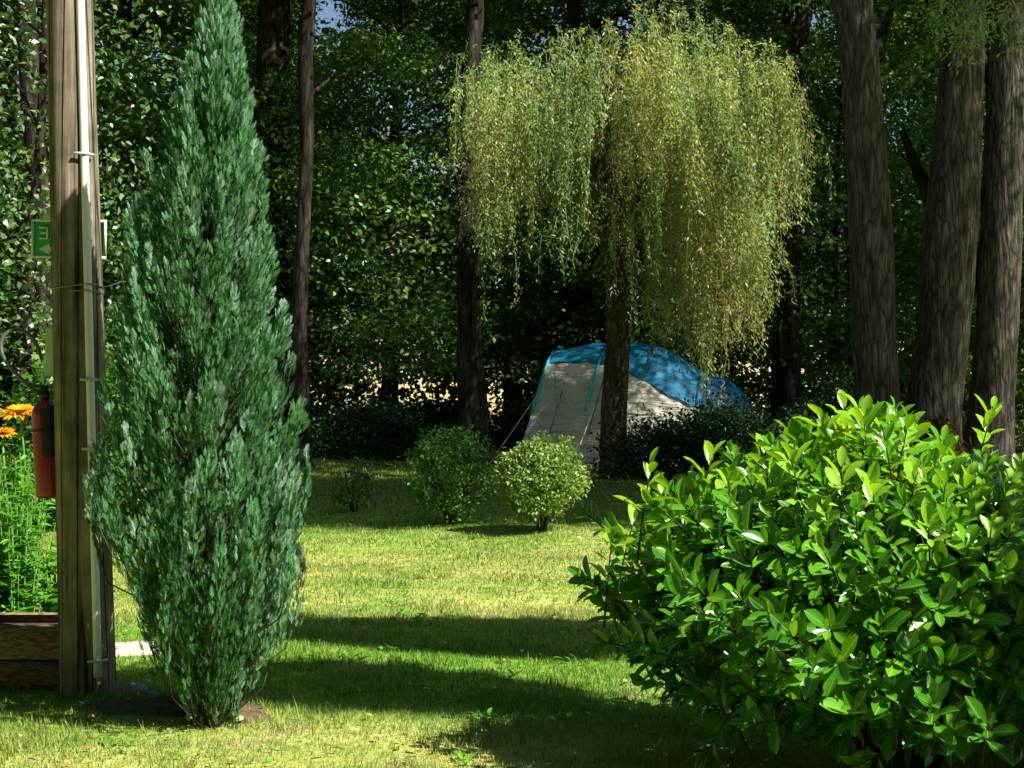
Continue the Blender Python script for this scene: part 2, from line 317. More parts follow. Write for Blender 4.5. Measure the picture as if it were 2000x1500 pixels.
def pole_mat():
    m, t, b, L = nmat('weathered_pole_wood')
    tc = t.nodes.new('ShaderNodeTexCoord'); mp = t.nodes.new('ShaderNodeMapping'); mp.inputs['Scale'].default_value = (1, 1, .045); L.new(tc.outputs['Object'], mp.inputs[0])
    nz = t.nodes.new('ShaderNodeTexNoise'); nz.inputs['Scale'].default_value = 26; nz.inputs['Detail'].default_value = 8; nz.inputs['Roughness'].default_value = .7; L.new(mp.outputs[0], nz.inputs['Vector'])
    rp = ramp(t, [(.33, (.05, .04, .035)), (.44, (.17, .145, .115)), (.6, (.31, .27, .215)), (.8, (.44, .40, .33))]); L.new(nz.outputs['Fac'], rp.inputs[0])
    n2 = t.nodes.new('ShaderNodeTexNoise'); n2.inputs['Scale'].default_value = 7; n2.inputs['Detail'].default_value = 8; L.new(tc.outputs['Object'], n2.inputs['Vector'])
    r2 = ramp(t, [(.35, (.55, .60, .50)), (.65, (1.08, 1, .88))]); L.new(n2.outputs['Fac'], r2.inputs[0])
    mx = t.nodes.new('ShaderNodeMix'); mx.data_type = 'RGBA'; mx.blend_type = 'MULTIPLY'; mx.inputs[0].default_value = 1; L.new(rp.outputs[0], mx.inputs[6]); L.new(r2.outputs[0], mx.inputs[7])
    # drying cracks
    mp2 = t.nodes.new('ShaderNodeMapping'); mp2.inputs['Scale'].default_value = (1, 1, .02); L.new(tc.outputs['Object'], mp2.inputs[0])
    vo = t.nodes.new('ShaderNodeTexVoronoi'); vo.feature = 'DISTANCE_TO_EDGE'; vo.inputs['Scale'].default_value = 11; L.new(mp2.outputs[0], vo.inputs['Vector'])
    r3 = ramp(t, [(.0, (.12, .12, .12)), (.035, (1, 1, 1))]); L.new(vo.outputs[0], r3.inputs[0])
    m2 = t.nodes.new('ShaderNodeMix'); m2.data_type = 'RGBA'; m2.blend_type = 'MULTIPLY'; m2.inputs[0].default_value = 1; L.new(mx.outputs[2], m2.inputs[6]); L.new(r3.outputs[0], m2.inputs[7])
    L.new(m2.outputs[2], b.inputs['Base Color']); b.inputs['Roughness'].default_value = .9; b.inputs['Specular IOR Level'].default_value = .15
    bp = t.nodes.new('ShaderNodeBump'); bp.inputs['Strength'].default_value = .7; bp.inputs['Distance'].default_value = .012; L.new(nz.outputs['Fac'], bp.inputs['Height'])
    b2 = t.nodes.new('ShaderNodeBump'); b2.inputs['Strength'].default_value = 1; b2.inputs['Distance'].default_value = .01; L.new(r3.outputs[0], b2.inputs['Height']); L.new(bp.outputs[0], b2.inputs['Normal']); L.new(b2.outputs[0], b.inputs['Normal'])
    return m
MT['pole'] = pole_mat()

# ------------------------------------------------------------------ ground
def gh(x, y):
    x = np.asarray(x, float); y = np.asarray(y, float)
    h = .018 * np.sin(x * 1.3 + .5 * y) + .014 * np.sin(y * 1.9 - x * .7) + .01 * np.sin(x * 3.1 + y * 2.3)
    h = h * np.clip((60 - y) / 30, 0, 1)
    bank = np.clip((y - 47) / 18, 0, 1); h = h + 3.4 * bank * bank * (3 - 2 * bank)
    mound = .05 * np.exp(-(((x + 1.42) / .48) ** 2 + ((y - 6.15) / .28) ** 2))
    return h + mound
xs = np.concatenate([-np.geomspace(300, 8, 24), np.linspace(-7.6, 7.6, 90), np.geomspace(8, 300, 24)])
ys = np.concatenate([-np.geomspace(100, 3, 10), np.linspace(-2, 3.5, 8), np.linspace(4, 30, 190), np.linspace(31, 70, 60), np.geomspace(75, 600, 20)])
X, Y = np.meshgrid(xs, ys); m = M(); nx, ny = len(xs), len(ys)
i = np.arange(ny - 1)[:, None] * nx; j = np.arange(nx - 1)[None]
m.add(np.stack([X, Y, gh(X, Y)], -1).reshape(-1, 3), np.stack([i + j, i + j + 1, i + nx + j + 1, i + nx + j], -1).reshape(-1, 4))
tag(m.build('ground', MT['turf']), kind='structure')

def patch(name, mat, cx, cy, rx, ry, lift=.006, n=40, rough_=.15, hump=0):
    m = M(); V = [[cx, cy, float(gh(cx, cy)) + lift + hump]]; rings = 8; ph = rng.uniform(0, 6, 4)
    for k in range(1, rings + 1):
        for q in range(n):
            a = 2 * math.pi * q / n; w_ = 1 + rough_ * (math.sin(3 * a + ph[0]) + .6 * math.sin(5 * a + ph[1]) + .4 * math.sin(9 * a + ph[2]))
            f = k / rings; x = cx + rx * f * w_ * math.cos(a); y = cy + ry * f * w_ * math.sin(a)
            V.append([x, y, float(gh(x, y)) + lift * (1 if k < rings else -1.5) + hump * (1 - f * f) + (random.uniform(-.004, .004) if k < rings else 0)])
    F3 = [(0, 1 + q, 1 + (q + 1) % n) for q in range(n)]; F4 = [(1 + (k - 1) * n + q, 1 + k * n + q, 1 + k * n + (q + 1) % n, 1 + (k - 1) * n + (q + 1) % n) for k in range(1, rings) for q in range(n)]
    m.add(V, F4, F3); return tag(m.build(name, mat), kind='structure')
patch('soil_bed', MT['soil'], -1.36, 6.14, .40, .17, lift=.010, hump=.02)
patch('gravel_path', MT['gravel'], -2.0, 7.75, .62, .22, lift=.012)

# lawn blades
def lawn():
    m = M()
    def zone(y0, y1, dens, h0, h1, wd, margin):
        W = .36 * y1 + margin; n = int(dens * (y1 - y0) * 2 * W)
        x = rng.uniform(-W, W, n); y = rng.uniform(y0, y1, n)
        keep = (np.abs(x) < .36 * y + margin) & ((((x + 1.36) / .42) ** 2 + ((y - 6.14) / .18) ** 2) > rng.uniform(.3, 1.1, n)) & ((((x + 2.0) / .6) ** 2 + ((y - 7.75) / .2) ** 2) > rng.uniform(.7, 1.1, n))
        pat = np.sin(x * 2.1 + np.sin(y * 1.7) * 2) * np.sin(y * 2.7 + x) ; keep &= rng.random(n) < (.75 + .35 * pat)
        x, y = x[keep], y[keep]; n = len(x)
        a = rng.uniform(0, 2 * np.pi, n); tilt = rng.uniform(.1, .75, n)
        D = np.stack([np.cos(a) * tilt, np.sin(a) * tilt, np.ones(n)], 1); N = np.stack([-np.cos(a), -np.sin(a), tilt], 1)
        clump = .75 + .5 * (np.sin(x * 5.3 + y * 3.1) * np.sin(y * 6.1 - x * 2.2) > .2)
        L = rng.uniform(h0, h1, n) * clump; L[rng.random(n) < .004] *= 2.0
        scatter(m, np.stack([x, y, gh(x, y) - .003], 1), D, -N, L, wd * rng.uniform(.7, 1.3, n), T_BLADE, r=np.clip(rng.normal(.5, .25, n), 0, 1))
    zone(3.6, 6.6, 9000, .022, .05, .0036, .6)
    zone(6.6, 9.4, 6000, .022, .05, .0048, .6)
    zone(9.4, 14.5, 2600, .022, .045, .0075, .6)
    zone(14.5, 28, 420, .03, .07, .014, 1)
    tag(m.build('grass', MT['blade']), label='short mown lawn grass, part green and part dried to straw', cat='grass', kind='stuff')
lawn()
m = M(); n = 800; y = rng.uniform(5, 16, n); x = rng.uniform(-1, 1, n) * (.36 * y)
a = rng.uniform(0, 6.28, n)
scatter(m, np.stack([x, y, gh(x, y) + .022], 1), np.stack([np.cos(a), np.sin(a), rng.uniform(-.2, .4, n)], 1), np.stack([rng.normal(0, .4, n), rng.normal(0, .4, n), np.ones(n)], 1), rng.uniform(.02, .05, n), rng.uniform(.015, .03, n), T_OVAL)
tag(m.build('fallen_leaves', MT['litter']), label='small dry leaves scattered over the lawn', cat='fallen leaves', kind='stuff')

m = M(); n = 260; y0_ = rng.uniform(4.6, 13.5, n); x0_ = rng.uniform(-1, 1, n) * (.36 * y0_ + .3)
for k in range(n):
    q = int(rng.integers(4, 9)); a = rng.uniform(0, 6.28, q); sz_ = rng.uniform(.02, .05)
    c = np.stack([x0_[k] + rng.normal(0, .03, q), y0_[k] + rng.normal(0, .03, q), np.full(q, float(gh(x0_[k], y0_[k])) + .018)], 1)
    scatter(m, c, np.stack([np.cos(a), np.sin(a), rng.uniform(.2, .9, q)], 1), np.stack([-np.cos(a) * .5, -np.sin(a) * .5, np.ones(q)], 1), sz_ * rng.uniform(.6, 1.2, q), sz_ * .45, T_OVAL)
tag(m.build('lawn_weeds', MT['herb']), label='small broad-leaved weeds growing in the lawn', cat='weeds', kind='stuff')

# ------------------------------------------------------------------ wooden pole with its conduit
def cyl_at(pole, z, ang, extra):       # point on the pole's skin
    ax, rad = pole(z); return np.array([ax[0] + math.sin(ang) * (rad + extra), ax[1] - math.cos(ang) * (rad + extra), z])
PB = P(172, 1370, 6.52)
def pole(z):
    t = z / 3.09; c0 = P(172, 1370, 6.52)[0]; c1 = P(136, 0, 6.52)[0]
    return (c0 + (c1 - c0) * t, 6.52), .122 + (.099 - .122) * t
root = empty('utility_pole', (PB[0], 6.52, 0), 'weathered round wooden pole with a pale conduit, left of the conifer', 'pole')
m = M(); zs = np.linspace(-.1, 5.2, 90); n = 40; th = np.linspace(0, 2 * np.pi, n, endpoint=False); V = []
for z in zs:
    (ax, ay), rad = pole(z)
    for a in th:
        rr = rad * (1 + .012 * math.sin(3 * a + 1) + .01 * math.sin(7 * a + z) + .006 * math.sin(13 * a + 2 * z) - .03 * math.exp(-((a - 4.35 - .04 * math.sin(z * 3)) / .035) ** 2))
        V.append([ax - PB[0] + rr * math.cos(a), rr * math.sin(a), z])
m.add(V, [(i * n + j, i * n + (j + 1) % n, (i + 1) * n + (j + 1) % n, (i + 1) * n + j) for i in range(len(zs) - 1) for j in range(n)])
box(m, (pole(5.2)[0][0] - PB[0], 0, 5.2), (.12, .12, .02))
m.build('shaft', MT['pole'], root)
m = M(); pts = []
for z in np.linspace(.13, 5.0, 30): 
    q = cyl_at(pole, z, R(40 - 5 * (1 - z / 3)), .012 + .002 * math.sin(z * 4)); pts.append(q - [PB[0], 6.52, 0])
tube(m, pts, .0185, 10); cd = m.build('conduit', MT['white'], root)
for z in (.2, 1.12, 1.42, 2.4):
    m = M(); q = cyl_at(pole, z, R(36 + z), .012) - [PB[0], 6.52, 0]
    a = R(36 + z); tt = np.linspace(-.045, .045, 5); tube(m, [q + [math.cos(a) * s_, math.sin(a) * s_, 0] + np.array([math.sin(a), -math.cos(a), 0]) * (.022 - abs(s_) * .55) for s_ in tt], .006, 6)
    m.build('clip', MT['dull_white'], root)
m = M(); q = cyl_at(pole, .14, R(35), .012) - [PB[0], 6.52, 0]
tube(m, [q, q + [.0, 0, -.06], q + [-.012, -.01, -.1], q + [-.008, 0, -.17]], .0045, 6); m.build('cable', MT['earthwire'], root)
m = M(); pts = []
for k in range(33):
    a = 2 * math.pi * k / 32; q = cyl_at(pole, 1.825 + .008 * math.sin(a * 2), a, .004 if not (.4 < a < 1.0) else .034); pts.append(q - [PB[0], 6.52, 0])
tube(m, pts, .003, 5, cap=False)
q = cyl_at(pole, 1.825, R(80), .005) - [PB[0], 6.52, 0]
tube(m, [q, q + [.04, -.02, .004], q + [.09, -.02, .022], q + [.13, -.02, .024]], .0025, 5)
pts = [p_ + [0, 0, -.02 - .01 * math.sin(i_ * .3)] for i_, p_ in enumerate(pts[:12:1])]
tube(m, pts, .0025, 5); m.build('wire_loop', MT['wire'], root)

# sign behind the pole
sx0, sx1, sY = P(60, 0, 6.68)[0], P(210, 0, 6.68)[0], 6.68
scx, swd = (sx0 + sx1) / 2, sx1 - sx0; scz = P(0, 467, sY)[2]; shh = .176
root = empty('direction_sign', (scx, sY, scz), 'green rectangular sign with white border and arrow behind the wooden pole', 'sign'); root.rotation_euler = (0, R(1.2), R(-4))
m = M(); box(m, (0, 0, 0), (swd, .006, shh), bev=.002); m.build('panel', MT['sign_green'], root)
m = M(); t_ = .011
box(m, (0, -.0045, shh / 2 - t_ / 2), (swd, .004, t_)); box(m, (0, -.0045, -shh / 2 + t_ / 2), (swd, .004, t_))
box(m, (-swd / 2 + t_ / 2, -.0045, 0), (t_, .004, shh - 2 * t_ - .001)); box(m, (swd / 2 - t_ / 2, -.0045, 0), (t_, .004, shh - 2 * t_ - .001)); m.build('border', MT['sign_white'], root)
lx = P(92, 0, sY)[0] - scx
m = M(); box(m, (lx, -.0045, .026), (.009, .004, .058))
for dz, l_ in ((.0245, .034), (0, .026), (-.0245, .034)): box(m, (lx - .0045 - l_ / 2 + .0005, -.0045, .026 + dz), (l_, .004, .009))
m.build('letter', MT['sign_white'], root)
m = M(); ax_ = P(75, 0, sY)[0] - scx
V = [(ax_, -.0055, -.047), (ax_ + .05, -.0055, -.022), (ax_ + .05, -.0055, -.036), (ax_ + .13, -.0055, -.036), (ax_ + .13, -.0055, -.058), (ax_ + .05, -.0055, -.058), (ax_ + .05, -.0055, -.072)]
V2 = [(x_, -.0025, z_) for x_, _, z_ in V]
m.add(V + V2, [(i_, (i_ + 1) % 7, 7 + (i_ + 1) % 7, 7 + i_) for i_ in range(7)] + [(2, 3, 4, 5)], [(0, 1, 6), (1, 2, 5), (1, 5, 6)]); m.build('arrow', MT['sign_white'], root, smooth=False)

# pale box on the far side of the pole
bx0 = P(88, 637, 6.66); bx1 = P(135, 735, 6.66)
m = M(); box(m, ((bx0[0] + bx1[0]) / 2, 6.70, (bx0[2] + bx1[2]) / 2), (bx1[0] - bx0[0], .10, bx0[2] - bx1[2]), bev=.01, ry=R(1.5))
tag(m.build('junction_box', MT['dull_white']), 'pale plastic box on the far side of the pole above the extinguisher', 'junction box')

# fire extinguisher hung on the pole's left side
ec = P(95, 0, 6.56); ez = P(0, 972, 6.56)[2]; er = .061
root = empty('fire_extinguisher', (ec[0], 6.58, ez), 'red fire extinguisher with black hose hanging on the left side of the pole', 'fire extinguisher'); root.rotation_euler = (0, R(-3), 0)
m = M(); H = .415
lathe(m, [(.001, .0), (er * .8, 0), (er * .95, .008), (er, .022), (er, H - .05), (er * .96, H - .03), (er * .8, H - .008), (er * .5, H + .006), (.02, H + .012), (.02, H + .03), (.001, H + .03)], (0, 0, 0), 32); m.build('cylinder', MT['red'], root)
m = M(); lathe(m, [(.001, H + .028), (.026, H + .028), (.026, H + .05), (.018, H + .06), (.018, H + .075), (.001, H + .075)], (0, 0, 0), 16); box(m, (-.035, 0, H + .085), (.12, .02, .012), ry=R(12), bev=.003); box(m, (-.04, 0, H + .06), (.09, .018, .01), ry=R(-6), bev=.003); m.build('valve_handle', MT['black'], root)
m = M(); p0 = np.array([ec[0], 6.58, ez])
hp = [p0 + [-.01, -.03, H + .045]] + [P(x_, y_, 6.5 + d_) for x_, y_, d_ in ((66, 752, 0), (45, 728, 0), (24, 702, .02), (16, 676, .03), (20, 655, .03), (36, 641, .04), (60, 640, .07), (84, 660, .10), (96, 700, .12))]
hp = np.array(hp); tt = np.linspace(0, len(hp) - 1, 40); hs_ = np.stack([np.interp(tt, np.arange(len(hp)), hp[:, q_]) for q_ in range(3)], 1)
for _ in range(4): hs_[1:-1] = (hs_[:-2] + 2 * hs_[1:-1] + hs_[2:]) / 4
tube(m, hs_ - p0, .009, 10); m.build('hose', MT['hose'], root)
m = M(); a_ = np.linspace(R(215), R(325), 12)
for zt, zb in ((.40, .18),):
    V = []
    for a in a_:
        V += [[(er + .002) * math.cos(a + .9), (er + .002) * math.sin(a + .9), zt], [(er + .002) * math.cos(a + .9), (er + .002) * math.sin(a + .9), zb]]
    m.add(V, [(2 * i_, 2 * i_ + 1, 2 * i_ + 3, 2 * i_ + 2) for i_ in range(11)])
m.build('instruction_sticker', MT['black'], root)
m = M(); box(m, (.058, .02, .30), (.05, .05, .03), bev=.004); tube(m, [[(er + .004) * math.cos(a), (er + .004) * math.sin(a), .30] for a in np.linspace(0, 6.283, 25)], .005, 6, cap=False); m.build('bracket', MT['black'], root)

# ------------------------------------------------------------------ the blue-green conifer
def conifer():
    cx, cyy = P(412, 0, 5.95)[0], 5.95; s = F / 5.95
    root = empty('conifer', (cx, cyy, 0), 'tall narrow blue green cypress with feathery sprays beside the wooden pole', 'conifer')
    prof_y = np.array([1440, 1400, 1350, 1300, 1250, 1150, 1000, 900, 800, 700, 600, 500, 400, 300, 200, 100, 50, 0, -60])
    pl = np.array([392, 375, 352, 315, 262, 220, 182, 192, 200, 208, 222, 238, 258, 290, 338, 372, 393, 402, 418])
    pr = np.array([425, 450, 480, 512, 548, 588, 606, 600, 592, 582, 562, 545, 530, 515, 496, 470, 455, 440, 424])
    pz = CAM_H + (750 - prof_y) / s
    def env(z):
        o = np.argsort(pz); l = np.interp(z, pz[o], pl[o]); r_ = np.interp(z, pz[o], pr[o])
        return ((l + r_) / 2 - 412) / s, (r_ - l) / 2 / s
    m = M(); st = M()
    tube(st, [(0, 0, -.05), (0.0, 0, .3), (.01, 0, .9), (.02, 0, 2), (.03, 0, 2.95)], [.05, .04, .035, .022, .006], 10, bump=.1, r=.5)
    PS, DS, NS, RS, LS = [], [], [], [], []
    nplume = 720
    for k in range(nplume):
        u = (k + .5) / nplume
        zt = .22 + 2.86 * u ** 1.10; off, rad = env(zt + np.interp(zt, [.6, 2.0], [-.10, .04])); rad *= np.interp(zt, [.5, 1.5, 2.2], [1.0, .96, .90]); th = k * 2.39996 + rng.normal(0, .25)
        rr = rad * (rng.uniform(.66, 1.03) if rng.random() < .74 else rng.uniform(.25, .7))
        tip = np.array([off + rr * math.cos(th), rr * math.sin(th) * .95, zt + .06])
        ln = rng.uniform(.28, .50) * (1 if zt > .5 else .8) * (1 - .45 * u)
        lean = rng.uniform(.10, .48) if zt < 1.2 else rng.uniform(.28, .62)
        lean = min(lean, rr / ln * .85)
        base = tip - np.array([math.cos(th) * lean, math.sin(th) * lean, 1]) / math.hypot(lean, 1) * ln
        base[:2] = base[:2] * (.96 if zt > 1.2 else 1.0)
        tpts = [base * (1 - t_) + tip * t_ + np.array([math.cos(th), math.sin(th), 0]) * .03 * math.sin(t_ * 3.1) for t_ in np.linspace(0, 1, 5)]
        anchor = np.array([off * .5 + base[0] * .12, base[1] * .12, max(.06, base[2] - .12)])
        tube(st, [anchor, (anchor + base) / 2 + [0, 0, -.03], base, tpts[2]], [.006, .004, .003, .0015], 4, cap=False)
        pr_ = np.clip(rng.normal(.5, .32), 0, 1); nsp = int(84 * ln / .4)
        dirn = unit(tip - base)
        side = unit(np.cross(dirn, [0, 0, 1.]) + rng.normal(0, .25, 3)); up2 = np.cross(side, dirn)
        for q in range(nsp):
            t_ = rng.uniform(.12, 1.04) ** .8; wv = .070 * math.sin(min(1, t_) * 2.7 + .3) + .008
            c = base + (tip - base) * t_ + np.array([math.cos(th), math.sin(th), 0]) * .03 * math.sin(t_ * 3.1)
            aa = rng.uniform(0, 6.283); d2 = side * math.cos(aa) + up2 * math.sin(aa) * .6
            c = c + d2 * wv * rng.uniform(.1, .7); d = unit(dirn + d2 * rng.uniform(.2, .6) + [0, 0, .4] + rng.normal(0, .12, 3)); nn = unit(np.cross(d, d2) + rng.normal(0, .5, 3))
            sb = unit(np.cross(nn, d)); L0 = rng.uniform(.026, .052)
            npn = 7
            for p_ in range(npn):        # flat frond: paired scale-leaf fingers
                f = (p_ + .5) / npn; sg = 1 if p_ % 2 else -1
                PS.append(c + d * L0 * f * .9); DS.append(d + sb * sg * .6 * (1 - f * .5)); NS.append(nn); LS.append(L0 * (.62 - .34 * f))
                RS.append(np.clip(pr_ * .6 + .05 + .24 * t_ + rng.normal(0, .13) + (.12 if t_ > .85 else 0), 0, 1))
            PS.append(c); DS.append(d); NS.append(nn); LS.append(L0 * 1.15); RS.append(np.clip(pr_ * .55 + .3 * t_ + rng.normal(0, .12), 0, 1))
    PS, DS, NS, LS, RS = map(np.array, (PS, DS, NS, LS, RS))
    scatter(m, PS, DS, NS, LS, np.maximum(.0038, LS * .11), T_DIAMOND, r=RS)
    print('conifer blades', len(PS))
    # bare low shoots
    for k in range(9):
        a = rng.uniform(0, 6.28); h_ = rng.uniform(.15, .6); r_ = h_ * rng.uniform(.35, .7)
        tube(st, [(0, 0, .02), (math.cos(a) * r_ * .4, math.sin(a) * r_ * .4, h_ * .45), (math.cos(a) * r_, math.sin(a) * r_, h_)], [.014, .008, .003], 5, cap=False, bump=.1)
    st.build('trunk', MT['cypress_bark'], root); m.build('crown', MT['cypress'], root)
conifer()

# ------------------------------------------------------------------ cherry laurel at the right
def laurel():
    C = np.array([1.42, 5.38, .62]); RX, RY, RZ = 1.0, .85, .52
    root = empty('laurel_shrub', (C[0], C[1], 0), 'large rounded laurel shrub with glossy bright green leaves, nearest thing at right', 'shrub')
    c0 = np.array([C[0], C[1], 0])
    m = M(); st = M()
    shoots = []
    n = 800
    for k in range(n):
        z = 1 - 1.75 * (k + .5) / n; r_ = math.sqrt(max(0, 1 - z * z)); a = k * 2.39996
        d = np.array([r_ * math.cos(a), r_ * math.sin(a), z])
        lump = 1 + .08 * math.sin(3 * a + 1) * r_ + .09 * math.sin(5 * a + 6 * z) + .05 * math.sin(9 * a - 8 * z) + rng.normal(0, .07)
        p = C + d * [RX, RY, RZ] * lump * (rng.uniform(.7, .97) if k % 3 == 0 else rng.uniform(.90, 1.0))
        p[2] += .10 * math.exp(-((p[0] - 1.18) / .28) ** 2) * max(z, 0) - .22 * max(0, p[0] - 1.35) * max(z, 0)
        if p[2] < .12: p[2] = .12 + rng.uniform(0, .1)
        shoots.append((p, unit(d * [1, 1, .8] + [0, 0, .55] + rng.normal(0, .22, 3)), rng.uniform(.10, .2), z))
    for px, py, dy in ((1262, 872, -.15), (1378, 850, .1), (1925, 760, .2), (1650, 800, .1), (1600, 835, 0), (1630, 812, -.1), (1690, 825, .1), (1760, 862, 0), (1470, 855, .2), (1985, 880, 0), (1540, 850, .1), (1225, 975, 0), (1840, 870, .1), (1310, 930, 0), (1420, 900, -.2), (1500, 890, -.3), (1870, 860, -.2), (1190, 1010, .1)):
        tp = P(px, py, 5.38 + dy); shoots.append((tp - [0, 0, .17], unit(np.array([rng.normal(0, .15), rng.normal(0, .1), 1])), .18, 2))
    for p, d, ln, z in shoots:
        base = p - d * ln * .4; tip = p + d * ln * .6
        young = (z > .35 and rng.random() < .28) or z == 2
        tube(st, [base - d * .12 - [0, 0, .05], base, tip], [.004, .003, .002], 4, cap=False)
        nl = int(rng.integers(8, 12)); a0 = rng.uniform(0, 6.28)
        s1 = unit(np.cross(d, [.3, .2, 1])); s2 = np.cross(d, s1)
        Pn, Dn, Nn, Ln, Wn = [], [], [], [], []
        for q in range(nl):
            f = (q + .3) / nl; a = a0 + q * 2.4; o_ = s1 * math.cos(a) + s2 * math.sin(a)
            spread = 1.25 - .95 * f
            Dd = unit(d * (1 - .35 * spread) + o_ * spread + [0, 0, .08] + rng.normal(0, .1, 3)); 
            Nn.append(unit(d - o_ * .5 + [0, 0, .4] + rng.normal(0, .12, 3))); Dn.append(Dd); Pn.append(base + (tip - base) * f)
            L_ = rng.uniform(.06, .132) * (1 - .45 * max(0, f - .6) / .4); Ln.append(L_); Wn.append(L_ * rng.uniform(.36, .46))
        rr = np.clip(rng.normal(.33 + .30 * max(z if z < 2 else 1, -.5) + .0, .16, nl), 0, 1)  # lighter towards the top, darker below: sun and shade put into leaf tone
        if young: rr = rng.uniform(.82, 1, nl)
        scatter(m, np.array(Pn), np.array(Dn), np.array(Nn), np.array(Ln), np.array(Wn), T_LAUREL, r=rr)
    # leaves inside
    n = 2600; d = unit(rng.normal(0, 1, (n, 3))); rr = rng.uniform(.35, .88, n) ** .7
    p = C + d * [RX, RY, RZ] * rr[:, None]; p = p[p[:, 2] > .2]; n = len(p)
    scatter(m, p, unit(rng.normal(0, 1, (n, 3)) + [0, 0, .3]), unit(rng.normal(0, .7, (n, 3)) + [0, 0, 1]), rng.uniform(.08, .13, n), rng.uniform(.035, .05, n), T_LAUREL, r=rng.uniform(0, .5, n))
    for o in (m, st): o.v = [v - c0 for v in o.v]
    m.build('foliage', MT['laurel'], root); st.build('twigs', MT['laurel_stem'], root)
    for k in range(9):
        s_ = M(); a = k * .7 + .2; r_ = rng.uniform(.35, .7)
        b_ = np.array([math.cos(a) * .10, math.sin(a) * .08, -.02]); e = np.array([math.cos(a) * r_, math.sin(a) * r_ * .8, rng.uniform(.5, .9)])
        tube(s_, [b_, b_ * 1.6 + [0, 0, .15], (b_ + e) / 2 + [0, 0, .02], e], [.024, .02, .015, .008], 8, bump=.08); s_.build('stem', MT['laurel_stem'], root)
laurel()

# ------------------------------------------------------------------ generic broadleaf things
def cloud(m, centres, radii, per, ls, flat=.55, tpl=T_DIAMOND, up=.6, rbase=None, wr=.55):
    """leaves in sprays around each centre"""
    n = len(centres); per = np.broadcast_to(per, (n,)).astype(int); idx = np.repeat(np.arange(n), per); N_ = len(idx)
    g = rng.normal(0, .5, (N_, 3)) * [1, 1, flat]; g = np.clip(g, -1.1, 1.1)
    p = centres[idx] + g * np.broadcast_to(radii, (n,))[idx][:, None]
    D = unit(g + rng.normal(0, .6, (N_, 3)) + [0, 0, -.25]); Nn = unit(rng.normal(0, .6, (N_, 3)) + [0, 0, up])
    L = rng.uniform(.7, 1.3, N_) * ls
    rr = rng.normal(.45, .2, N_) + (0 if rbase is None else rbase[idx])
    scatter(m, p, D, Nn, L, L * wr, tpl, r=np.clip(rr, 0, 1))
def ball(C, rad, n, shell=.5):
    d = unit(rng.normal(0, 1, (n, 3))); return np.array(C) + d * np.array(rad) * (rng.uniform(shell, 1, n) ** .6)[:, None]

def sunlit_gap(c, off=(0, 0)):
    """True for leaf clusters that would stand between the sun and the willow or the tent"""
    c = np.asarray(c); out = np.zeros(len(c), bool)
    for yp, x0, x1, z0, z1 in ((21.8, -1.2, 5, 1.6, 8.2), (23.2, -1.2, 5, 1.6, 8.2), (24.8, -.4, 4.5, .3, 2.6)):
        t = (yp - c[:, 1] - off[1]) / .545; x = c[:, 0] + off[0] - .84 * t; z = c[:, 2] - 1.11 * t
        out |= (t > 0) & (x > x0) & (x < x1) & (z > z0) & (z < z1)
    return out
def round_shrub(name, px, py, Y, wpx, toppx, label, mat, stems=4, ls=.036, dens=620, group=None, bottom=.28, cat='shrub'):
    s = F / Y; b = P(px, py, Y); Rr = wpx / s / 2; Ht = (py - toppx) / s
    gz = float(gh(b[0], Y)); root = empty(name, (b[0], Y, gz), label, cat, group)
    C = np.array([0, 0, Ht * (1 + bottom) / 2]); rad = (Rr, Rr, Ht * (1 - bottom) / 2)
    m = M(); c = ball(C, rad, dens, .45); d_ = c - C; c = C + d_ * (1 + .16 * np.sin(d_[:, :1] * 11 + ls * 90) * np.cos(d_[:, 2:] * 9 + 1) + .12 * np.sin(d_[:, 1:2] * 13 + d_[:, 2:] * 7))
    cloud(m, c, .07 * max(1, Rr / .4), 20, ls, flat=1, tpl=T_OVAL, up=.4, wr=.6)
    c2 = ball(C, tuple(x_ * 1.06 for x_ in rad), dens // 4, .9); cloud(m, c2, .05, 9, ls, flat=1)
    st = M()
    for k in range(stems):
        a = k * 2.4; e = C + np.array([math.cos(a) * Rr * .7, math.sin(a) * Rr * .7, rng.uniform(-.1, .3) * Ht])
        tube(st, [(math.cos(a) * .03, math.sin(a) * .03, -.02), (math.cos(a) * Rr * .2, math.sin(a) * Rr * .2, Ht * .25), e * [.8, .8, 1], e], [.016, .013, .008, .003], 6, bump=.1)
    st.build('stem', MT['laurel_stem'], root); m.build('foliage', mat, root); return root
round_shrub('round_bush', 1057, 1045, gy(1045), 154, 872, 'small clipped round bush with yellow green leaves on a short stem, in the sun', MT['topiary'], bottom=.20)
round_shrub('leafy_bush', 880, 1025, gy(1025), 178, 838, 'low green bush with several bare stems, left of the round bush', MT['wood'], stems=10, bottom=.10, dens=230, ls=.038)
round_shrub('young_shrub', 690, 1000, gy(1000), 90, 905, 'thin little shrub standing in shade right of the conifer', MT['wood'], stems=3, dens=34, ls=.04, bottom=.08)

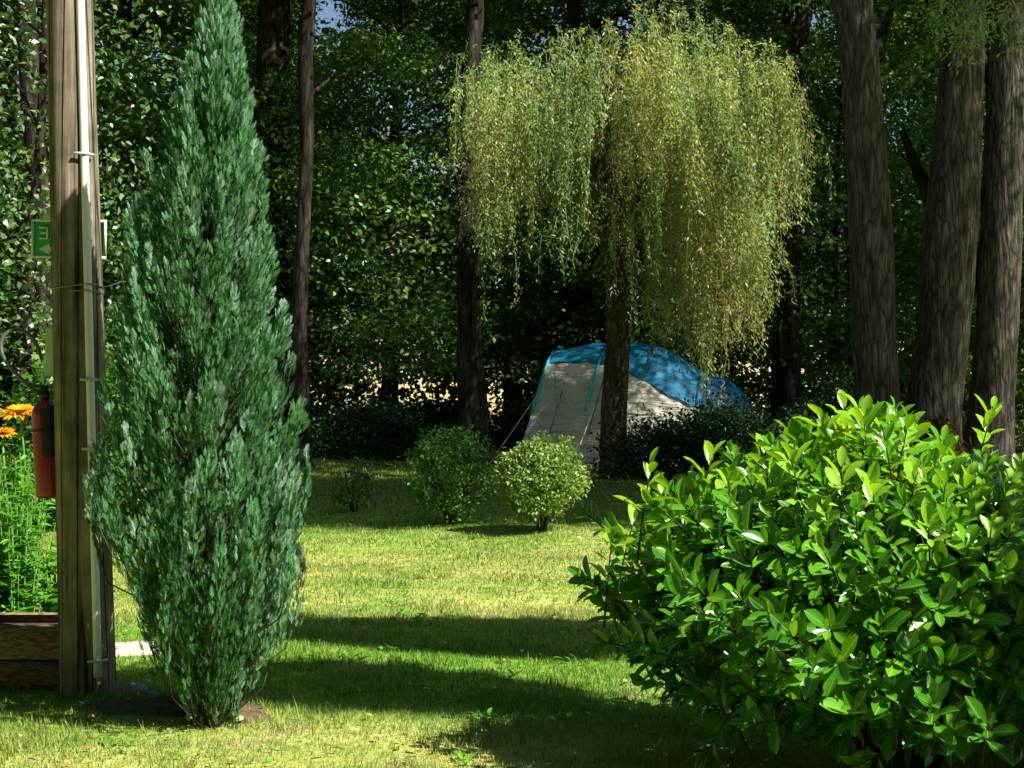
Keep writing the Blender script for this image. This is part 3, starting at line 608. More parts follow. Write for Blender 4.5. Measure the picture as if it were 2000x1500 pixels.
def mass_shrub(name, x0, x1, Y, dy, h, label, mat, n=500, ls=.06, r_=.28, cat='shrub', group=None):
    cx = (x0 + x1) / 2; root = empty(name, (cx, Y, 0), label, cat, group); hw = (x1 - x0) / 2
    m = M(); d = unit(rng.normal(0, 1, (n, 3))); d[:, 2] = np.abs(d[:, 2]); lump = 1 + .13 * np.sin(d[:, 0] * 7 + 1) + .1 * np.sin(d[:, 1] * 9)
    c = d * [hw, dy, h] * (rng.uniform(.35, 1, n) ** .5 * lump)[:, None] * [1, 1, .93]
    c[:, 2] = np.maximum(c[:, 2], .08); cloud(m, c, r_, 34, ls, flat=.8)
    st = M()
    for k in range(9):
        a = k * 2.4; tube(st, [(math.cos(a) * hw * .15, math.sin(a) * dy * .15, -.03), (math.cos(a) * hw * .4, math.sin(a) * dy * .4, h * .45), (math.cos(a) * hw * .7, math.sin(a) * dy * .6, h * .8)], [.03, .02, .008], 6)
    st.build('stem', MT['bark_dark'], root); m.build('foliage', mat, root); return root
def px2x(px, Y): return (px - 1000) / F * Y
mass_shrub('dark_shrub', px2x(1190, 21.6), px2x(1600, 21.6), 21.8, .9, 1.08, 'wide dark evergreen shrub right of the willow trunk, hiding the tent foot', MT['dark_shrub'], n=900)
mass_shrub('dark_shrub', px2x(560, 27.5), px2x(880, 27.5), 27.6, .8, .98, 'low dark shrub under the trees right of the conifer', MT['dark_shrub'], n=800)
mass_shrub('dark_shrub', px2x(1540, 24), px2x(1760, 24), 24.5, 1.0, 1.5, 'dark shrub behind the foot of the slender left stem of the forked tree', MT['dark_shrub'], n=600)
mass_shrub('understory_shrub', px2x(0, 14), px2x(220, 14), 15.0, 1.2, 2.1, 'leafy shrub behind the pole and planter', MT['wood'], n=420, ls=.08, r_=.34)

# ------------------------------------------------------------------ weeping willow
def willow():
    Y0 = gy(926); B = P(1207, 926, Y0); s = F / Y0
    root = empty('weeping_willow', (B[0], Y0, 0), 'weeping willow with yellow green hanging branches in front of the tent', 'tree')
    st = M()
    def lp(px, py, dy=0): return P(px, py, Y0 + dy) - [B[0], Y0, 0]
    tr = [lp(1200, 940), lp(1198, 900), lp(1200, 800), lp(1210, 640), lp(1205, 500), lp(1196, 380), lp(1198, 260), lp(1215, 160)]
    tube(st, tr, [.26, .22, .205, .19, .18, .17, .12, .06], 18, bump=.07, ridge=.1)
    for px, py, dy, y0 in ((1010, 140, -.6, 430), (1090, 110, .9, 360), (1330, 70, -.5, 330), (1440, 130, .8, 400), (1500, 160, -.9, 450), (1150, 50, .2, 300), (970, 130, .9, 400), (1380, 50, 1.4, 300), (1060, 120, -1.6, 380), (1290, 30, .4, 260), (1540, 240, 0, 420)):
        a = lp(1202, y0); e = lp(px, py, dy); md = (a + e) / 2 + [0, 0, .5]
        tube(st, [a, a * .65 + md * .35 + [0, 0, .1], md, e], [.085, .07, .045, .012], 7, bump=.1)
    st.build('trunk', MT['willow_bark'], root)
    pxs = [905, 940, 1000, 1050, 1100, 1150, 1200, 1240, 1290, 1350, 1400, 1440, 1480, 1510, 1545, 1582]
    tp_ = [165, 96, 105, 100, 92, 78, 50, 18, -6, 20, 62, 92, 105, 120, 205, 295]
    bt_ = [430, 600, 620, 640, 560, 470, 480, 640, 680, 715, 715, 680, 590, 515, 440, 385]
    m = M(); PS, DS, NS, LS, RS = [], [], [], [], []; tw = M()
    nb = 235
    for b_ in range(nb):
        px = rng.uniform(930, 1545); 
        if b_ % 3 == 0: px = rng.uniform(1235, 1480)
        t_, bo = np.interp(px, pxs, tp_), np.interp(px, pxs, bt_)
        half = 2.0 * math.sqrt(max(.03, 1 - ((px - 1243) / 350) ** 2)); dy = rng.uniform(-1, .7) * half
        edge = abs(dy) / 2.3
        top = t_ - 8 + (bo - t_) * min(.78, abs(rng.normal(0, .42 if b_ % 3 == 0 else .36)) + .16 * edge * rng.random())
        if px > 1500 : top = t_ + rng.uniform(0, 50)
        hue = np.clip(rng.normal(.42 if px < 1230 else .52, .17), .08, .95)
        outx = np.sign(px - 1243) * (.25 + .75 * abs(px - 1243) / 340)
        for q in range(int(rng.integers(5, 10))):
            p0 = lp(px + rng.normal(0, 20), top + rng.normal(0, 24), dy + rng.normal(0, .16))
            endpy = min(bo + rng.normal(0, 30) if px > 1190 or rng.random() < .35 else max(top + 60, bo * .72 + rng.normal(0, 40)), top + rng.uniform(60, 280) * rng.uniform(.5, 1.1)); ln = max(.6, (endpy - top) / s)
            vx = outx * rng.uniform(.02, .2) + rng.normal(0, .1); vy = np.sign(dy) * rng.uniform(.05, .3)
            tt = np.linspace(0, 1, 12); arch = .10 * np.sin(np.minimum(1, tt * 3.2) * 3.14)
            pts = np.stack([p0[0] + vx * .6 * (1 - (1 - tt) ** 3), p0[1] + vy * .6 * (1 - (1 - tt) ** 3), p0[2] + arch - ln * tt ** 1.25], 1)
            pts[:, :2] += np.cumsum(rng.normal(0, .028, (12, 2)), 0)
            tube(tw, pts[::2], .004, 3, cap=False)
            nl = int(ln / .017); f = rng.uniform(0, 1, nl); fi = f * 11; i0 = np.minimum(fi.astype(int), 10); c = pts[i0] * (1 - (fi - i0))[:, None] + pts[i0 + 1] * (fi - i0)[:, None]
            tg = unit(pts[i0 + 1] - pts[i0]); aa = rng.uniform(0, 6.28, nl)
            D = unit(tg * .75 + np.stack([np.cos(aa), np.sin(aa), np.zeros(nl)], 1) * .75 + [0, 0, -.15])
            PS.append(c + rng.normal(0, .035, (nl, 3))); DS.append(D); NS.append(unit(rng.normal(0, 1, (nl, 3)) + [.2, -.3, .6])); LS.append(rng.uniform(.05, .095, nl)); RS.append(np.clip(hue + rng.normal(0, .15, nl), 0, 1))
    PS, DS, NS = map(np.concatenate, (PS, DS, NS)); LS = np.concatenate(LS); RS = np.concatenate(RS); print('willow leaves', len(PS))
    W_ = PS + [B[0], Y0, 0]; t_ = (26.2 - W_[:, 1]) / .545; xx = W_[:, 0] - .84 * t_; zz = W_[:, 2] - 1.11 * t_
    keep = ~((xx > .1) & (xx < 1.75) & (zz > .2) & (zz < 2.1) & (rng.random(len(xx)) < .96)); PS, DS, NS, LS, RS = PS[keep], DS[keep], NS[keep], LS[keep], RS[keep]
    scatter(m, PS, DS, NS, LS, LS * .30, T_DIAMOND, r=RS); m.build('crown', MT['willow'], root); tw.build('hanging_twigs', MT['willow'], root)
willow()

# ------------------------------------------------------------------ tent
def tent():
    O = np.array([px2x(1205, 26.6), 26.6, 0]); ang = R(-12)
    root = empty('tunnel_tent', O, 'blue and beige tunnel tent pitched behind the willow', 'tent', rz=ang); root.scale = (1.04, 1.04, 1.04)
    # stations along the tent: s, height, half width, lean of the near leg, seam height
    S = np.array([-1.05, -.4, .25, .8, 1.25, 1.55])
    Hh = np.array([1.93, 2.06, 2.08, 2.0, 1.72, 1.52]); Wd = np.array([1.15, 1.25, 1.3, 1.25, 1.15, 1.0]); Sm = np.array([1.70, 1.72, 1.62, 1.36, 1.08, .92])
    ss = np.linspace(-1.05, 1.55, 40); h = np.interp(ss, S, Hh) ; wd = np.interp(ss, S, Wd); sm = np.interp(ss, S, Sm)
    for _ in range(3): h[1:-1] = (h[:-2] + h[1:-1] * 2 + h[2:]) / 4
    def section(s_, hh, ww, f):          # f: 0 near foot .. 1 far foot
        a = math.pi * f; cx = -math.cos(a); sz = math.sin(a)
        y = -(-cx) if False else cx * ww * (abs(cx) ** -.25 if abs(cx) > .05 else 1)
        z = hh * max(0, sz) ** .72
        lean = -.42 * (1 - z / hh) ** 1.3 if y < 0 else .1 * (1 - z / hh)
        return np.array([s_ + lean * (1.2 if s_ < 1.2 else .4), y, z])
    def f_of_z(zf): return math.asin(min(1, max(0, zf) ** (1 / .72))) / math.pi
    def strip(name, mat, fa, fb, rows, wr=0, s0=0, s1=40):
        m = M(); V = []; cols = range(s0, s1)
        for i_ in cols:
            for r_ in range(rows + 1):
                f = fa(i_) + (fb(i_) - fa(i_)) * r_ / rows; p = section(ss[i_], h[i_], wd[i_], f)
                sag = -.02 * math.sin((i_ % 10) / 10 * math.pi)
                p = p + np.array([0, wr * (.6 * math.sin(i_ * .5 + r_ * .9) + .5 * math.sin(i_ * 1.1 - r_ * .55 + 1) + .3 * math.sin(i_ * .3 + r_ * 1.7)), sag if 'roof' in name else 0]); V.append(p)
        k = rows + 1; nc = len(list(cols)); m.add(V, [(a * k + b, a * k + b + 1, (a + 1) * k + b + 1, (a + 1) * k + b) for a in range(nc - 1) for b in range(rows)]); return m.build(name, mat, root)
    fs = [f_of_z(sm[i_] / h[i_]) for i_ in range(40)]
    strip('side_panel', MT['grey_beige'], lambda i_: 0, lambda i_: fs[i_], 26, .022)
    strip('roof', MT['blue'], lambda i_: fs[i_], lambda i_: 1 - fs[i_], 24)
    strip('side_panel', MT['grey_beige'], lambda i_: 1 - fs[i_], lambda i_: 1, 10, .01)
    # front flap (closed, leaning out to the left) and back
    m = M(); V = []; rows = 22
    for r_ in range(rows + 1):
        p = section(ss[0], h[0], wd[0], r_ / rows); q = np.array([p[0] - .34 * (1 - p[2] / h[0]) - .01, p[1] * .97, 0.0])
        V += [p, (p * .5 + q * .5), q]
    m.add(V, [(a * 3 + b, (a + 1) * 3 + b, (a + 1) * 3 + b + 1, a * 3 + b + 1) for a in range(rows) for b in range(2)]); m.build('front_flap', MT['grey_beige'], root)
    # arch sleeves: cyan along the near leg only where the webbing shows
    for i_, a, b in ((0, .10, .36), (14, .10, .30),):
        m = M(); pts = [section(ss[i_], h[i_], wd[i_], f) + [0, -.015, .01] for f in np.linspace(a, b, 14)]; tube(m, pts, .022, 6); m.build('arch_webbing', MT['cyan'], root)
    for i_ in (0, 14, 26, 38):
        m = M(); pts = [section(ss[i_], h[i_], wd[i_], f) + [0, 0, .012] for f in np.linspace(.3 if i_ < 30 else .02, .9, 30)]; tube(m, pts, .016, 6); m.build('arch_sleeve', MT['navy'], root)
    # seam piping
    m = M(); tube(m, [section(ss[i_], h[i_], wd[i_], fs[i_]) + [0, -.012, .0] for i_ in range(0, 40, 2)], .010, 5); m.build('roof_seam', MT['navy'], root)
    # rear sleeping pod
    m = M(); V = []; nn, kk = 22, 16
    for i_ in range(nn):
        t_ = i_ / (nn - 1); s_ = 1.42 + 1.05 * t_; hh = 1.50 * math.sqrt(max(0, 1 - (t_ * .97) ** 2.6)); ww = 1.05 * math.sqrt(max(0, 1 - (t_ * .9) ** 3))
        for j_ in range(kk + 1):
            a = math.pi * j_ / kk; V.append([s_, -math.cos(a) * ww, hh * math.sin(a) ** .7 + .01])
    k = kk + 1; m.add(V, [(a * k + b, a * k + b + 1, (a + 1) * k + b + 1, (a + 1) * k + b) for a in range(nn - 1) for b in range(kk)]); m.build('sleeping_pod', MT['navy'], root)
    # cords lying on and leading off the panel
    near = lambda s_, f, e=.03: section(s_, np.interp(s_, ss, h), np.interp(s_, ss, wd), f) + [0, -e, 0]
    for a, b in (((-.85, .26), (-.45, .08)), ((-.85, .26), (-.30, .10)), ((-.85, .24), (-.72, .12))):
        m = M(); p, q = near(*a), near(*b, .05); tube(m, [p, (p + q) / 2 + [0, -.05, -.03], q], .009, 5); m.build('guy_line', MT['rope'], root)
    for (s_, f), (dx, dy) in (((-1.05, .16), (-.7, -.5)), ((.02, .12), (-.25, -.8))):
        m = M(); p = near(s_, f); tube(m, [p, p + [dx, dy, -p[2] + .02]], .006, 5); m.build('guy_line', MT['rope'], root)
    # door outline
    m = M(); 
    for f0, s_ in ((.02, -.62), (.02, .04)): tube(m, [near(s_, f, .012) for f in np.linspace(.02, .2, 10)], .007, 5)
    m.build('door_zip', MT['navy'], root)
tent()

# ------------------------------------------------------------------ forked tree at the right
def big_tree():
    Yb = 18.6; B = P(1830, 960, Yb); root = empty('forked_tree', (B[0], Yb, 0), 'massive tree dividing near the ground into three grey trunks, behind the laurel', 'tree')
    def lp(px, py, dy=0): return P(px, py, Yb + dy) - [B[0], Yb, 0]
    s = F / Yb
    stems = [
        ([(1770, 985), (1735, 930), (1722, 860), (1714, 760), (1706, 620), (1703, 500), (1697, 380), (1690, 250), (1682, 120), (1665, 0), (1640, -300), (1600, -700)], [90, 62, 47, 43, 42, 43, 41, 39, 37, 38, 32, 15], -.1, 'slender left trunk'),
        ([(1830, 985), (1822, 930), (1818, 860), (1826, 760), (1842, 640), (1850, 500), (1862, 380), (1872, 250), (1882, 120), (1886, 0), (1890, -300), (1880, -700)], [95, 70, 58, 52, 50, 52, 50, 46, 42, 40, 34, 14], 0, 'middle trunk'),
        ([(1900, 985), (1925, 930), (1935, 860), (1940, 760), (1946, 640), (1952, 500), (1958, 380), (1964, 250), (1966, 120), (1966, 0), (1985, -300), (2050, -700)], [85, 60, 46, 42, 40, 40, 38, 37, 36, 35, 30, 14], .15, 'right trunk')]
    for pts, rad, dy, lab in stems:
        m = M(); P0 = np.array([lp(x_, y_, dy) for x_, y_ in pts]); tt = np.linspace(0, len(pts) - 1, 46); Q = np.stack([np.interp(tt, np.arange(len(pts)), P0[:, q]) for q in range(3)], 1)
        for _ in range(3): Q[1:-1] = (Q[:-2] + 2 * Q[1:-1] + Q[2:]) / 4
        Q[:, 1] += .04 * np.sin(tt); tube(m, Q, np.interp(tt, np.arange(len(pts)), np.array(rad)) / s, 28, bump=.035, ridge=.07)
        o = m.build('trunk', MT['bark'], root); o['label'] = lab
    m = M(); a, b = lp(1850, 560, .3), lp(1925, 330, .9); 
    for p_ in (((1820, 390), (1762, 255)), ((1900, 560), (1912, 470)), ((1905, 400), (1960, 330)), ((1890, 180), (1990, 40)), ((1690, 150), (1740, 20))):
        a = lp(*p_[0], .2); b = lp(*p_[1], .6); m = M(); tube(m, [a, (a + b) / 2 + [0, 0, -.05], b], [.11, .08, .04], 8, bump=.1); m.build('limb', MT['bark_dark'], root)
    # mossy burr with hanging fibres at the fork
    m = M(); c = ball(lp(1828, 850, -.42), (.20, .12, .22), 60); cloud(m, c, .07, 30, .05, flat=1)
    c = ball(lp(1838, 895, -.45), (.26, .12, .16), 60); n = 1800; p = lp(1842, 870, -.47) + rng.normal(0, 1, (n, 3)) * [.10, .05, .08]
    scatter(m, p, unit(np.stack([rng.normal(.15, .35, n), rng.normal(-.2, .2, n), -np.ones(n)], 1)), unit(rng.normal(0, 1, (n, 3))), rng.uniform(.08, .2, n), .012, T_DIAMOND, r=rng.uniform(.5, 1, n)); m.build('moss_clump', MT['moss'], root)
    # crown, above and to the right, with a few low sprays that dip into the picture
    m = M(); C = []
    for k in range(210): C.append([rng.uniform(2.0, 9.5), rng.uniform(-2, 6), rng.uniform(8.3, 15)])
    for k in range(90): C.append([rng.uniform(-2.5, 3), rng.uniform(3, 8), rng.uniform(8, 13)])
    C = np.array(C); C = C[~sunlit_gap(C, (B[0], Yb)) | (rng.random(len(C)) < .12)]; cloud(m, C, .9, 150, .12, flat=.4)
    lo = []
    for px, py in ((1860, 10), (1900, 25), (1880, 45), (1940, 15), (1985, 30), (1855, 60), (1925, 50), (1990, 80), (1830, 20), (1890, 90), (1600, -20)):
        lo.append(lp(px, py, rng.uniform(-1.6, -.9)))
    cloud(m, np.array(lo), .22, 130, .07, flat=1.3, wr=.3, rbase=np.full(len(lo), .35)); m.build('crown', MT['wood'], root)
big_tree()

# ------------------------------------------------------------------ woodland trees
def crown_mesh(seed, n, rad, zc, zr, per, ls):
    m = M(); a = rng.uniform(0, 6.28, n); r_ = np.sqrt(rng.uniform(0, 1, n)) * rad; z = zc + rng.uniform(-1, 1, n) * zr
    if seed < 30:
        g = np.sin(r_ * np.cos(a) * 2.3 + seed) * np.sin(z * 2.1 + seed) + .6 * np.sin(r_ * np.sin(a) * 2.6 + z); k_ = g > -.15; a, r_, z = a[k_], r_[k_], z[k_]; n = len(a)
    f = np.sqrt(np.clip(1 - ((z - zc) / (zr * 1.15)) ** 2, .1, 1))
    cloud(m, np.stack([np.cos(a) * r_ * f, np.sin(a) * r_ * f, z], 1), .85, per, ls, flat=.35, rbase=rng.normal(0, .26, n)); return m.mesh('crown')
HIGH = [crown_mesh(k, 215, 3.4, 13, 3.6, 150, .15) for k in range(3)]
for h_ in HIGH: h_.materials.append(MT['wood'])
LOWM = [crown_mesh(9 + k, 260, 2.4, 4.9, 3.3, 130, .12) for k in range(3)]
for h_ in LOWM: h_.materials.append(MT['wood'])
PALE = crown_mesh(33, 130, 1.7, 4.6, 2.8, 70, .078); PALE.materials.append(MT['wood_pale'])

def tree(name, x, y, pts, label, crown, rz=0, mat='bark_dark', limbs=5, low=0, group=None, sc=1):
    """pts: (dx, z, radius) up the trunk"""
    root = empty(name, (x, y, float(gh(x, y))), label, 'tree', group)
    m = M(); k = len(pts); tt = np.linspace(0, k - 1, k * 4); A = np.array(pts, float)
    Q = np.stack([np.interp(tt, np.arange(k), A[:, 0]), .05 * np.sin(tt * 1.3), np.interp(tt, np.arange(k), A[:, 1])], 1); rad = np.interp(tt, np.arange(k), A[:, 2])
    tube(m, Q, rad, 16, bump=.05, ridge=.08); top = A[-1, 1]
    for q in range(limbs):
        z0 = top * rng.uniform(.35, .9); i_ = int(np.argmin(abs(Q[:, 2] - z0))); a = rng.uniform(0, 6.28); l_ = rng.uniform(1.2, 2.8)
        p = Q[i_]; tube(m, [p, p + [math.cos(a) * l_ * .4, math.sin(a) * l_ * .4, l_ * .25], p + [math.cos(a) * l_, math.sin(a) * l_, l_ * .45]], [rad[i_] * .4, rad[i_] * .25, .015], 6, bump=.1)
    m.build('trunk', MT[mat], root)
    if crown is not None:
        o = bpy.data.objects.new('crown', crown); COL.objects.link(o); o.parent = root; o.rotation_euler = (0, 0, rz); o.scale = (sc, sc, 1)
    return root
def trunk_px(Y, rows):
    """rows of (px, py, width px) -> x0 and trunk points"""
    x0 = px2x(rows[0][0], Y); return x0, [((px2x(a, Y) - x0), CAM_H + (750 - b) / F * Y if i_ else -.05, c / 2 * Y / F) for i_, (a, b, c) in enumerate(rows)]
specs = [
    (26.0, [(930, 905, 84), (926, 850, 64), (918, 700, 52), (915, 500, 46), (912, 300, 42), (922, 100, 38), (928, 0, 36), (930, -800, 22)], 'dark straight trunk directly left of the willow crown', 0, 'bark_dark'),
    (24.5, [(588, 915, 50), (586, 800, 38), (583, 650, 34), (590, 500, 28), (601, 300, 27), (596, 100, 30), (604, 0, 28), (604, -800, 20)], 'slim dark trunk just right of the blue green conifer, sun along its right edge', 1, 'bark_dark'),
    (27.5, [(1545, 900, 64), (1543, 800, 48), (1542, 600, 44), (1545, 400, 40), (1552, 200, 36), (1565, 60, 34), (1575, 0, 34), (1600, -800, 20)], 'dark trunk standing between the willow and the forked tree', 2, 'bark_dark'),
    (20.0, [(84, 950, 60), (86, 800, 48), (88, 600, 44), (80, 400, 42), (62, 200, 40), (50, 0, 38), (30, -800, 20)], 'dark trunk behind the sign and the wooden pole', 1, 'bark_dark'),
    (30.0, [(520, 890, 90), (522, 600, 70), (528, 300, 66), (535, 0, 60), (540, -800, 24)], 'broad dark trunk half hidden behind the conifer tip', 0, 'bark_dark'),
    (31.0, [(1130, 890, 50), (1132, 600, 36), (1128, 300, 30), (1120, 0, 28), (1118, -700, 16)], 'thin dark trunk seen through the left side of the willow', 2, 'bark_dark'),
    (29.0, [(1672, 890, 40), (1668, 600, 26), (1660, 300, 24), (1640, 0, 22), (1620, -700, 14)], 'thin dark trunk close behind the left stem of the forked tree', 1, 'bark_dark'),
    (32.0, [(250, 880, 60), (252, 600, 44), (246, 300, 40), (240, 0, 36), (236, -700, 18)], 'trunk in the gap between the pole and the conifer', 2, 'bark_dark'),
    (33.0, [(760, 880, 40), (764, 600, 26), (770, 300, 24), (790, 0, 22), (800, -700, 14)], 'thinnest trunk, midway between the conifer and the willow', 0, 'bark_dark'),
]
for i_, (Yt, rows, lab, hi, mt) in enumerate(specs):
    x0, pts = trunk_px(Yt, rows); tree('woodland_tree', x0, Yt, pts, lab, HIGH[hi], rz=i_ * 1.3, mat=mt, limbs=2 if i_ in (1, 0) else 5, group='trees at the edge of the wood', sc=.45 if i_ == 8 else 1)
# side trees that carry the canopy on beyond the picture's edges
for i_, (x, y) in enumerate(((-13, 27), (11.5, 28), (14.5, 24), (-9.5, 24), (6, 33), (-7.5, 36), (0, 37), (10, 36), (-12, 35))):
    tree('woodland_tree', x, y, [(0, -.05, .28), (0, 1, .22), (.1, 6, .18), (.2, 14, .08)], 'tall leafy tree deeper in the wood, ' + ('beyond the left edge of the picture', 'beyond the right edge of the picture', 'farthest beyond the right edge', 'nearest beyond the left edge', 'behind the tent and the forked tree', 'behind the slim trunk beside the conifer', 'behind the willow crown', 'farthest back at the right', 'farthest back at the left')[i_], HIGH[i_ % 3], rz=i_ * 2.1 + .5, group='trees deeper in the wood', sc=1.15)
# lower leafy trees that fill the space between the trunks
und = [(-8.2, 29, 'leafy young tree behind the wooden pole'), (-5.6, 31, 'leafy young tree behind the conifer'), (-2.6, 29.5, 'leafy young tree left of the straight trunk, over the low dark shrub'),
       (.6, 31.5, 'leafy young tree behind the left half of the willow'), (3.4, 30, 'leafy young tree behind the tent'), (6.2, 29, 'leafy young tree seen between the willow and the forked tree'), (9.2, 27.5, 'leafy young tree behind the forked tree'), (11.8, 30, 'leafy young tree at the right edge of the picture')]
for i_, (x, y, lab) in enumerate(und):
    tree('young_tree', x, y, [(0, -.05, .10), (.1, 2, .08), (.2, 5, .05), (.2, 7.5, .02)], lab, LOWM[i_ % 3], rz=i_ * 1.9, limbs=7, group='young trees filling the wood edge', sc=1.1)
x = px2x(60, 15.5); tree('pale_leaved_tree', x, 15.5, [(0, -.05, .09), (-.1, 2, .07), (.1, 4, .05), (.2, 6.5, .02)], 'small tree with pale bright leaves at top left, behind the pole', PALE, limbs=6)
# far wood reading as one mass
m = M()
for n, y0, y1, rad_, per, ls in ((4200, 32, 38, .75, 120, .13), (3600, 38, 45.5, .9, 110, .19)):
    c = np.stack([rng.uniform(-25, 25, n), rng.uniform(y0, y1, n), rng.uniform(.2, 16, n)], 1)
    g = np.sin(c[:, 0] * .9 + 1) * np.sin(c[:, 2] * 1.1 + c[:, 0] * .4) + .4 * np.sin(c[:, 1] + c[:, 0])
    open_ = (c[:, 2] < 1.4 + .024 * c[:, 1]) & (c[:, 2] > 1.4 - .016 * c[:, 1]) & (c[:, 0] / c[:, 1] > -.15) & (c[:, 0] / c[:, 1] < .0)
    sky_ = (c[:, 2] > 1.4 + .235 * c[:, 1]) & ((abs(c[:, 0] / c[:, 1] + .116) < .026) | (abs(c[:, 0] / c[:, 1] - .207) < .024))
    c = c[(g > -1.0 + .75 * np.clip((c[:, 2] - 4) / 4, 0, 1)) & (~open_ | (rng.random(n) < .6)) & ~sky_]
    cloud(m, c, rad_, per, ls, flat=.45, rbase=rng.normal(0, .26, len(c)), wr=.7)
tag(m.build('woodland', MT['wood']), label='mass of dark leafy woodland behind the lawn', cat='woodland', kind='stuff')

# ------------------------------------------------------------------ trees outside the picture at the right, which cast the lawn's shade
SDX, SDY, STE = math.sin(R(SUN_AZ)), -math.cos(R(SUN_AZ)), math.tan(R(SUN_EL))
def shade_pos(tx, ty, z): return tx + SDX * z / STE, ty + SDY * z / STE
SH = [crown_mesh(70 + k, 230, 3.3, 14, 2.6, 150, .14) for k in range(2)]
BROAD = crown_mesh(90, 300, 4.2, 7.5, 5.2, 60, .24)
for h_ in SH + [BROAD]: h_.materials.append(MT['wood'])
for i_, (tx, ty, lab) in enumerate(((-3.3, 18.9, 'nearest'), (-1.0, 18.0, 'second'), (1.7, 17.8, 'third'), (8.5, 23, 'farthest'))):
    x, y = shade_pos(tx, ty, 14)
    if abs(x) < .37 * y: print('VISIBLE shade tree', x, y)
    tree('shade_tree', x, y, [(0, -.05, .24), (0, 1, .2), (.1, 8, .16), (.1, 15, .05)], lab + ' of the tall spreading trees right of the lawn, outside the photograph', SH[i_ % 2], rz=i_ * 1.7, group='spreading trees beside the lawn')
for tx, ty, rx_, ry_, lab in ((.15, 8.26, 2.0, .60, 'unseen tree with a long flat crown shaped to cast the far shadow band, right of the lawn, outside the photograph'), (-.8, 6.78, 1.2, .40, 'unseen smaller tree with a flat crown shaped to cast the near shadow band, right of the laurel, outside the photograph')):
    x, y = shade_pos(tx, ty, 7); root = empty('band_caster_tree', (x, y, 0), lab, 'tree'); root.rotation_euler = (0, 0, R(-8))  # unseen tree, crown flattened and stretched so its shadow forms one lawn band
    m = M(); c = ball((0, 0, 7), (rx_, ry_, .22), int(420 * rx_ * ry_ / .7 + 60), .05); cloud(m, c, .15, 60, .085, flat=1); t_ = M(); tube(t_, [(rx_ * .6, 0, -.05), (rx_ * .5, 0, 3), (0, 0, 6.8)], [.06, .05, .02], 8)
    t_.build('trunk', MT['bark'], root); m.build('crown', MT['wood'], root)
root = empty('laurel_shade_shrub', (3.15, 4.2, 0), 'tall loose shrub added to shade the lower laurel, outside the photograph', 'shrub')  # unseen shrub added so its shadow darkens the lower laurel
m = M(); c = ball((0, 0, 1.35), (.85, .85, 1.25), 420, .2); cloud(m, c, .2, 45, .09, flat=1); t_ = M(); tube(t_, [(0, 0, -.05), (.02, 0, 1), (0, 0, 2)], [.045, .035, .012], 8)
t_.build('stem', MT['bark'], root); m.build('foliage', MT['wood'], root)

NEARC = crown_mesh(95, 170, 2.5, 8, 1.5, 110, .14); NEARC.materials.append(MT['wood'])
for i_, (tx, ty, lab) in enumerate(((-2.6, .2, 'middle unseen tree added to shade the ground behind the camera'), (2, -.2, 'right unseen tree added to shade the ground behind the camera'), (-6.5, 1.6, 'left unseen tree added to shade the ground behind the camera'))):
    x, y = shade_pos(tx, ty, 8); tree('bounce_blocker_tree', x, y, [(0, -.05, .16), (0, 1, .13), (.1, 6, .09), (.1, 9, .03)], lab + ', outside the photograph', NEARC, rz=i_ * 2.2, group='unseen trees added behind the camera')  # unseen trees added to shade the near ground and cut its bounce light
mass_shrub('sky_screen_hedge', -9, 9, -3.4, .9, 3.2, 'long dark leafy screen added behind the camera to cut stray light, outside the photograph', MT['dark_shrub'], n=1500, ls=.16, r_=.5, cat='sky_screen_hedge')  # unseen leafy screen added to hold back ambient light from behind
for i_, (x, y, lab) in enumerate(((-9.5, 3, 'broad tree added left of the lawn to block sky light, outside the photograph'), (-9, 10, 'broad tree added left of the planter to block sky light, outside the photograph'), (-8, -4, 'unseen broad tree added behind and left of the camera to block sky light'), (-1.5, -7, 'unseen broad tree added straight behind the camera to block sky light'), (5, -9.5, 'unseen broad tree added behind and right of the camera to block sky light'), (-4.5, -11, 'farthest unseen broad tree added behind the camera to block sky light'))):
    tree('sky_screen_tree', x, y, [(0, -.05, .24), (0, 1, .2), (.1, 6, .16), (.1, 11, .05)], lab, BROAD, rz=i_ * 1.3, group='unseen trees added around the lawn')  # unseen trees added to screen off part of the sky light

# ------------------------------------------------------------------ planter with flowers
root = empty('wooden_planter', (-2.55, 6.82, 0), 'low wooden planter box in front of green plants, left of the pole', 'planter')
m = M(); px1 = P(124, 0, 6.62)[0]; L0 = 1.15; cxp = px1 - L0 / 2 + 2.55
for z_ in (.085, .240):
    box(m, (cxp, -.20, z_), (L0, .035, .148), bev=.006); box(m, (cxp, .20, z_), (L0, .035, .148), bev=.006)
    box(m, (cxp + L0 / 2 - .018, 0, z_), (.035, .36, .148), bev=.006); box(m, (cxp - L0 / 2 + .018, 0, z_), (.035, .36, .148), bev=.006)
m.build('board', MT['planter'], root)
m = M(); box(m, (cxp, 0, .26), (L0 - .08, .35, .02)); m.build('soil', MT['soil'], root)

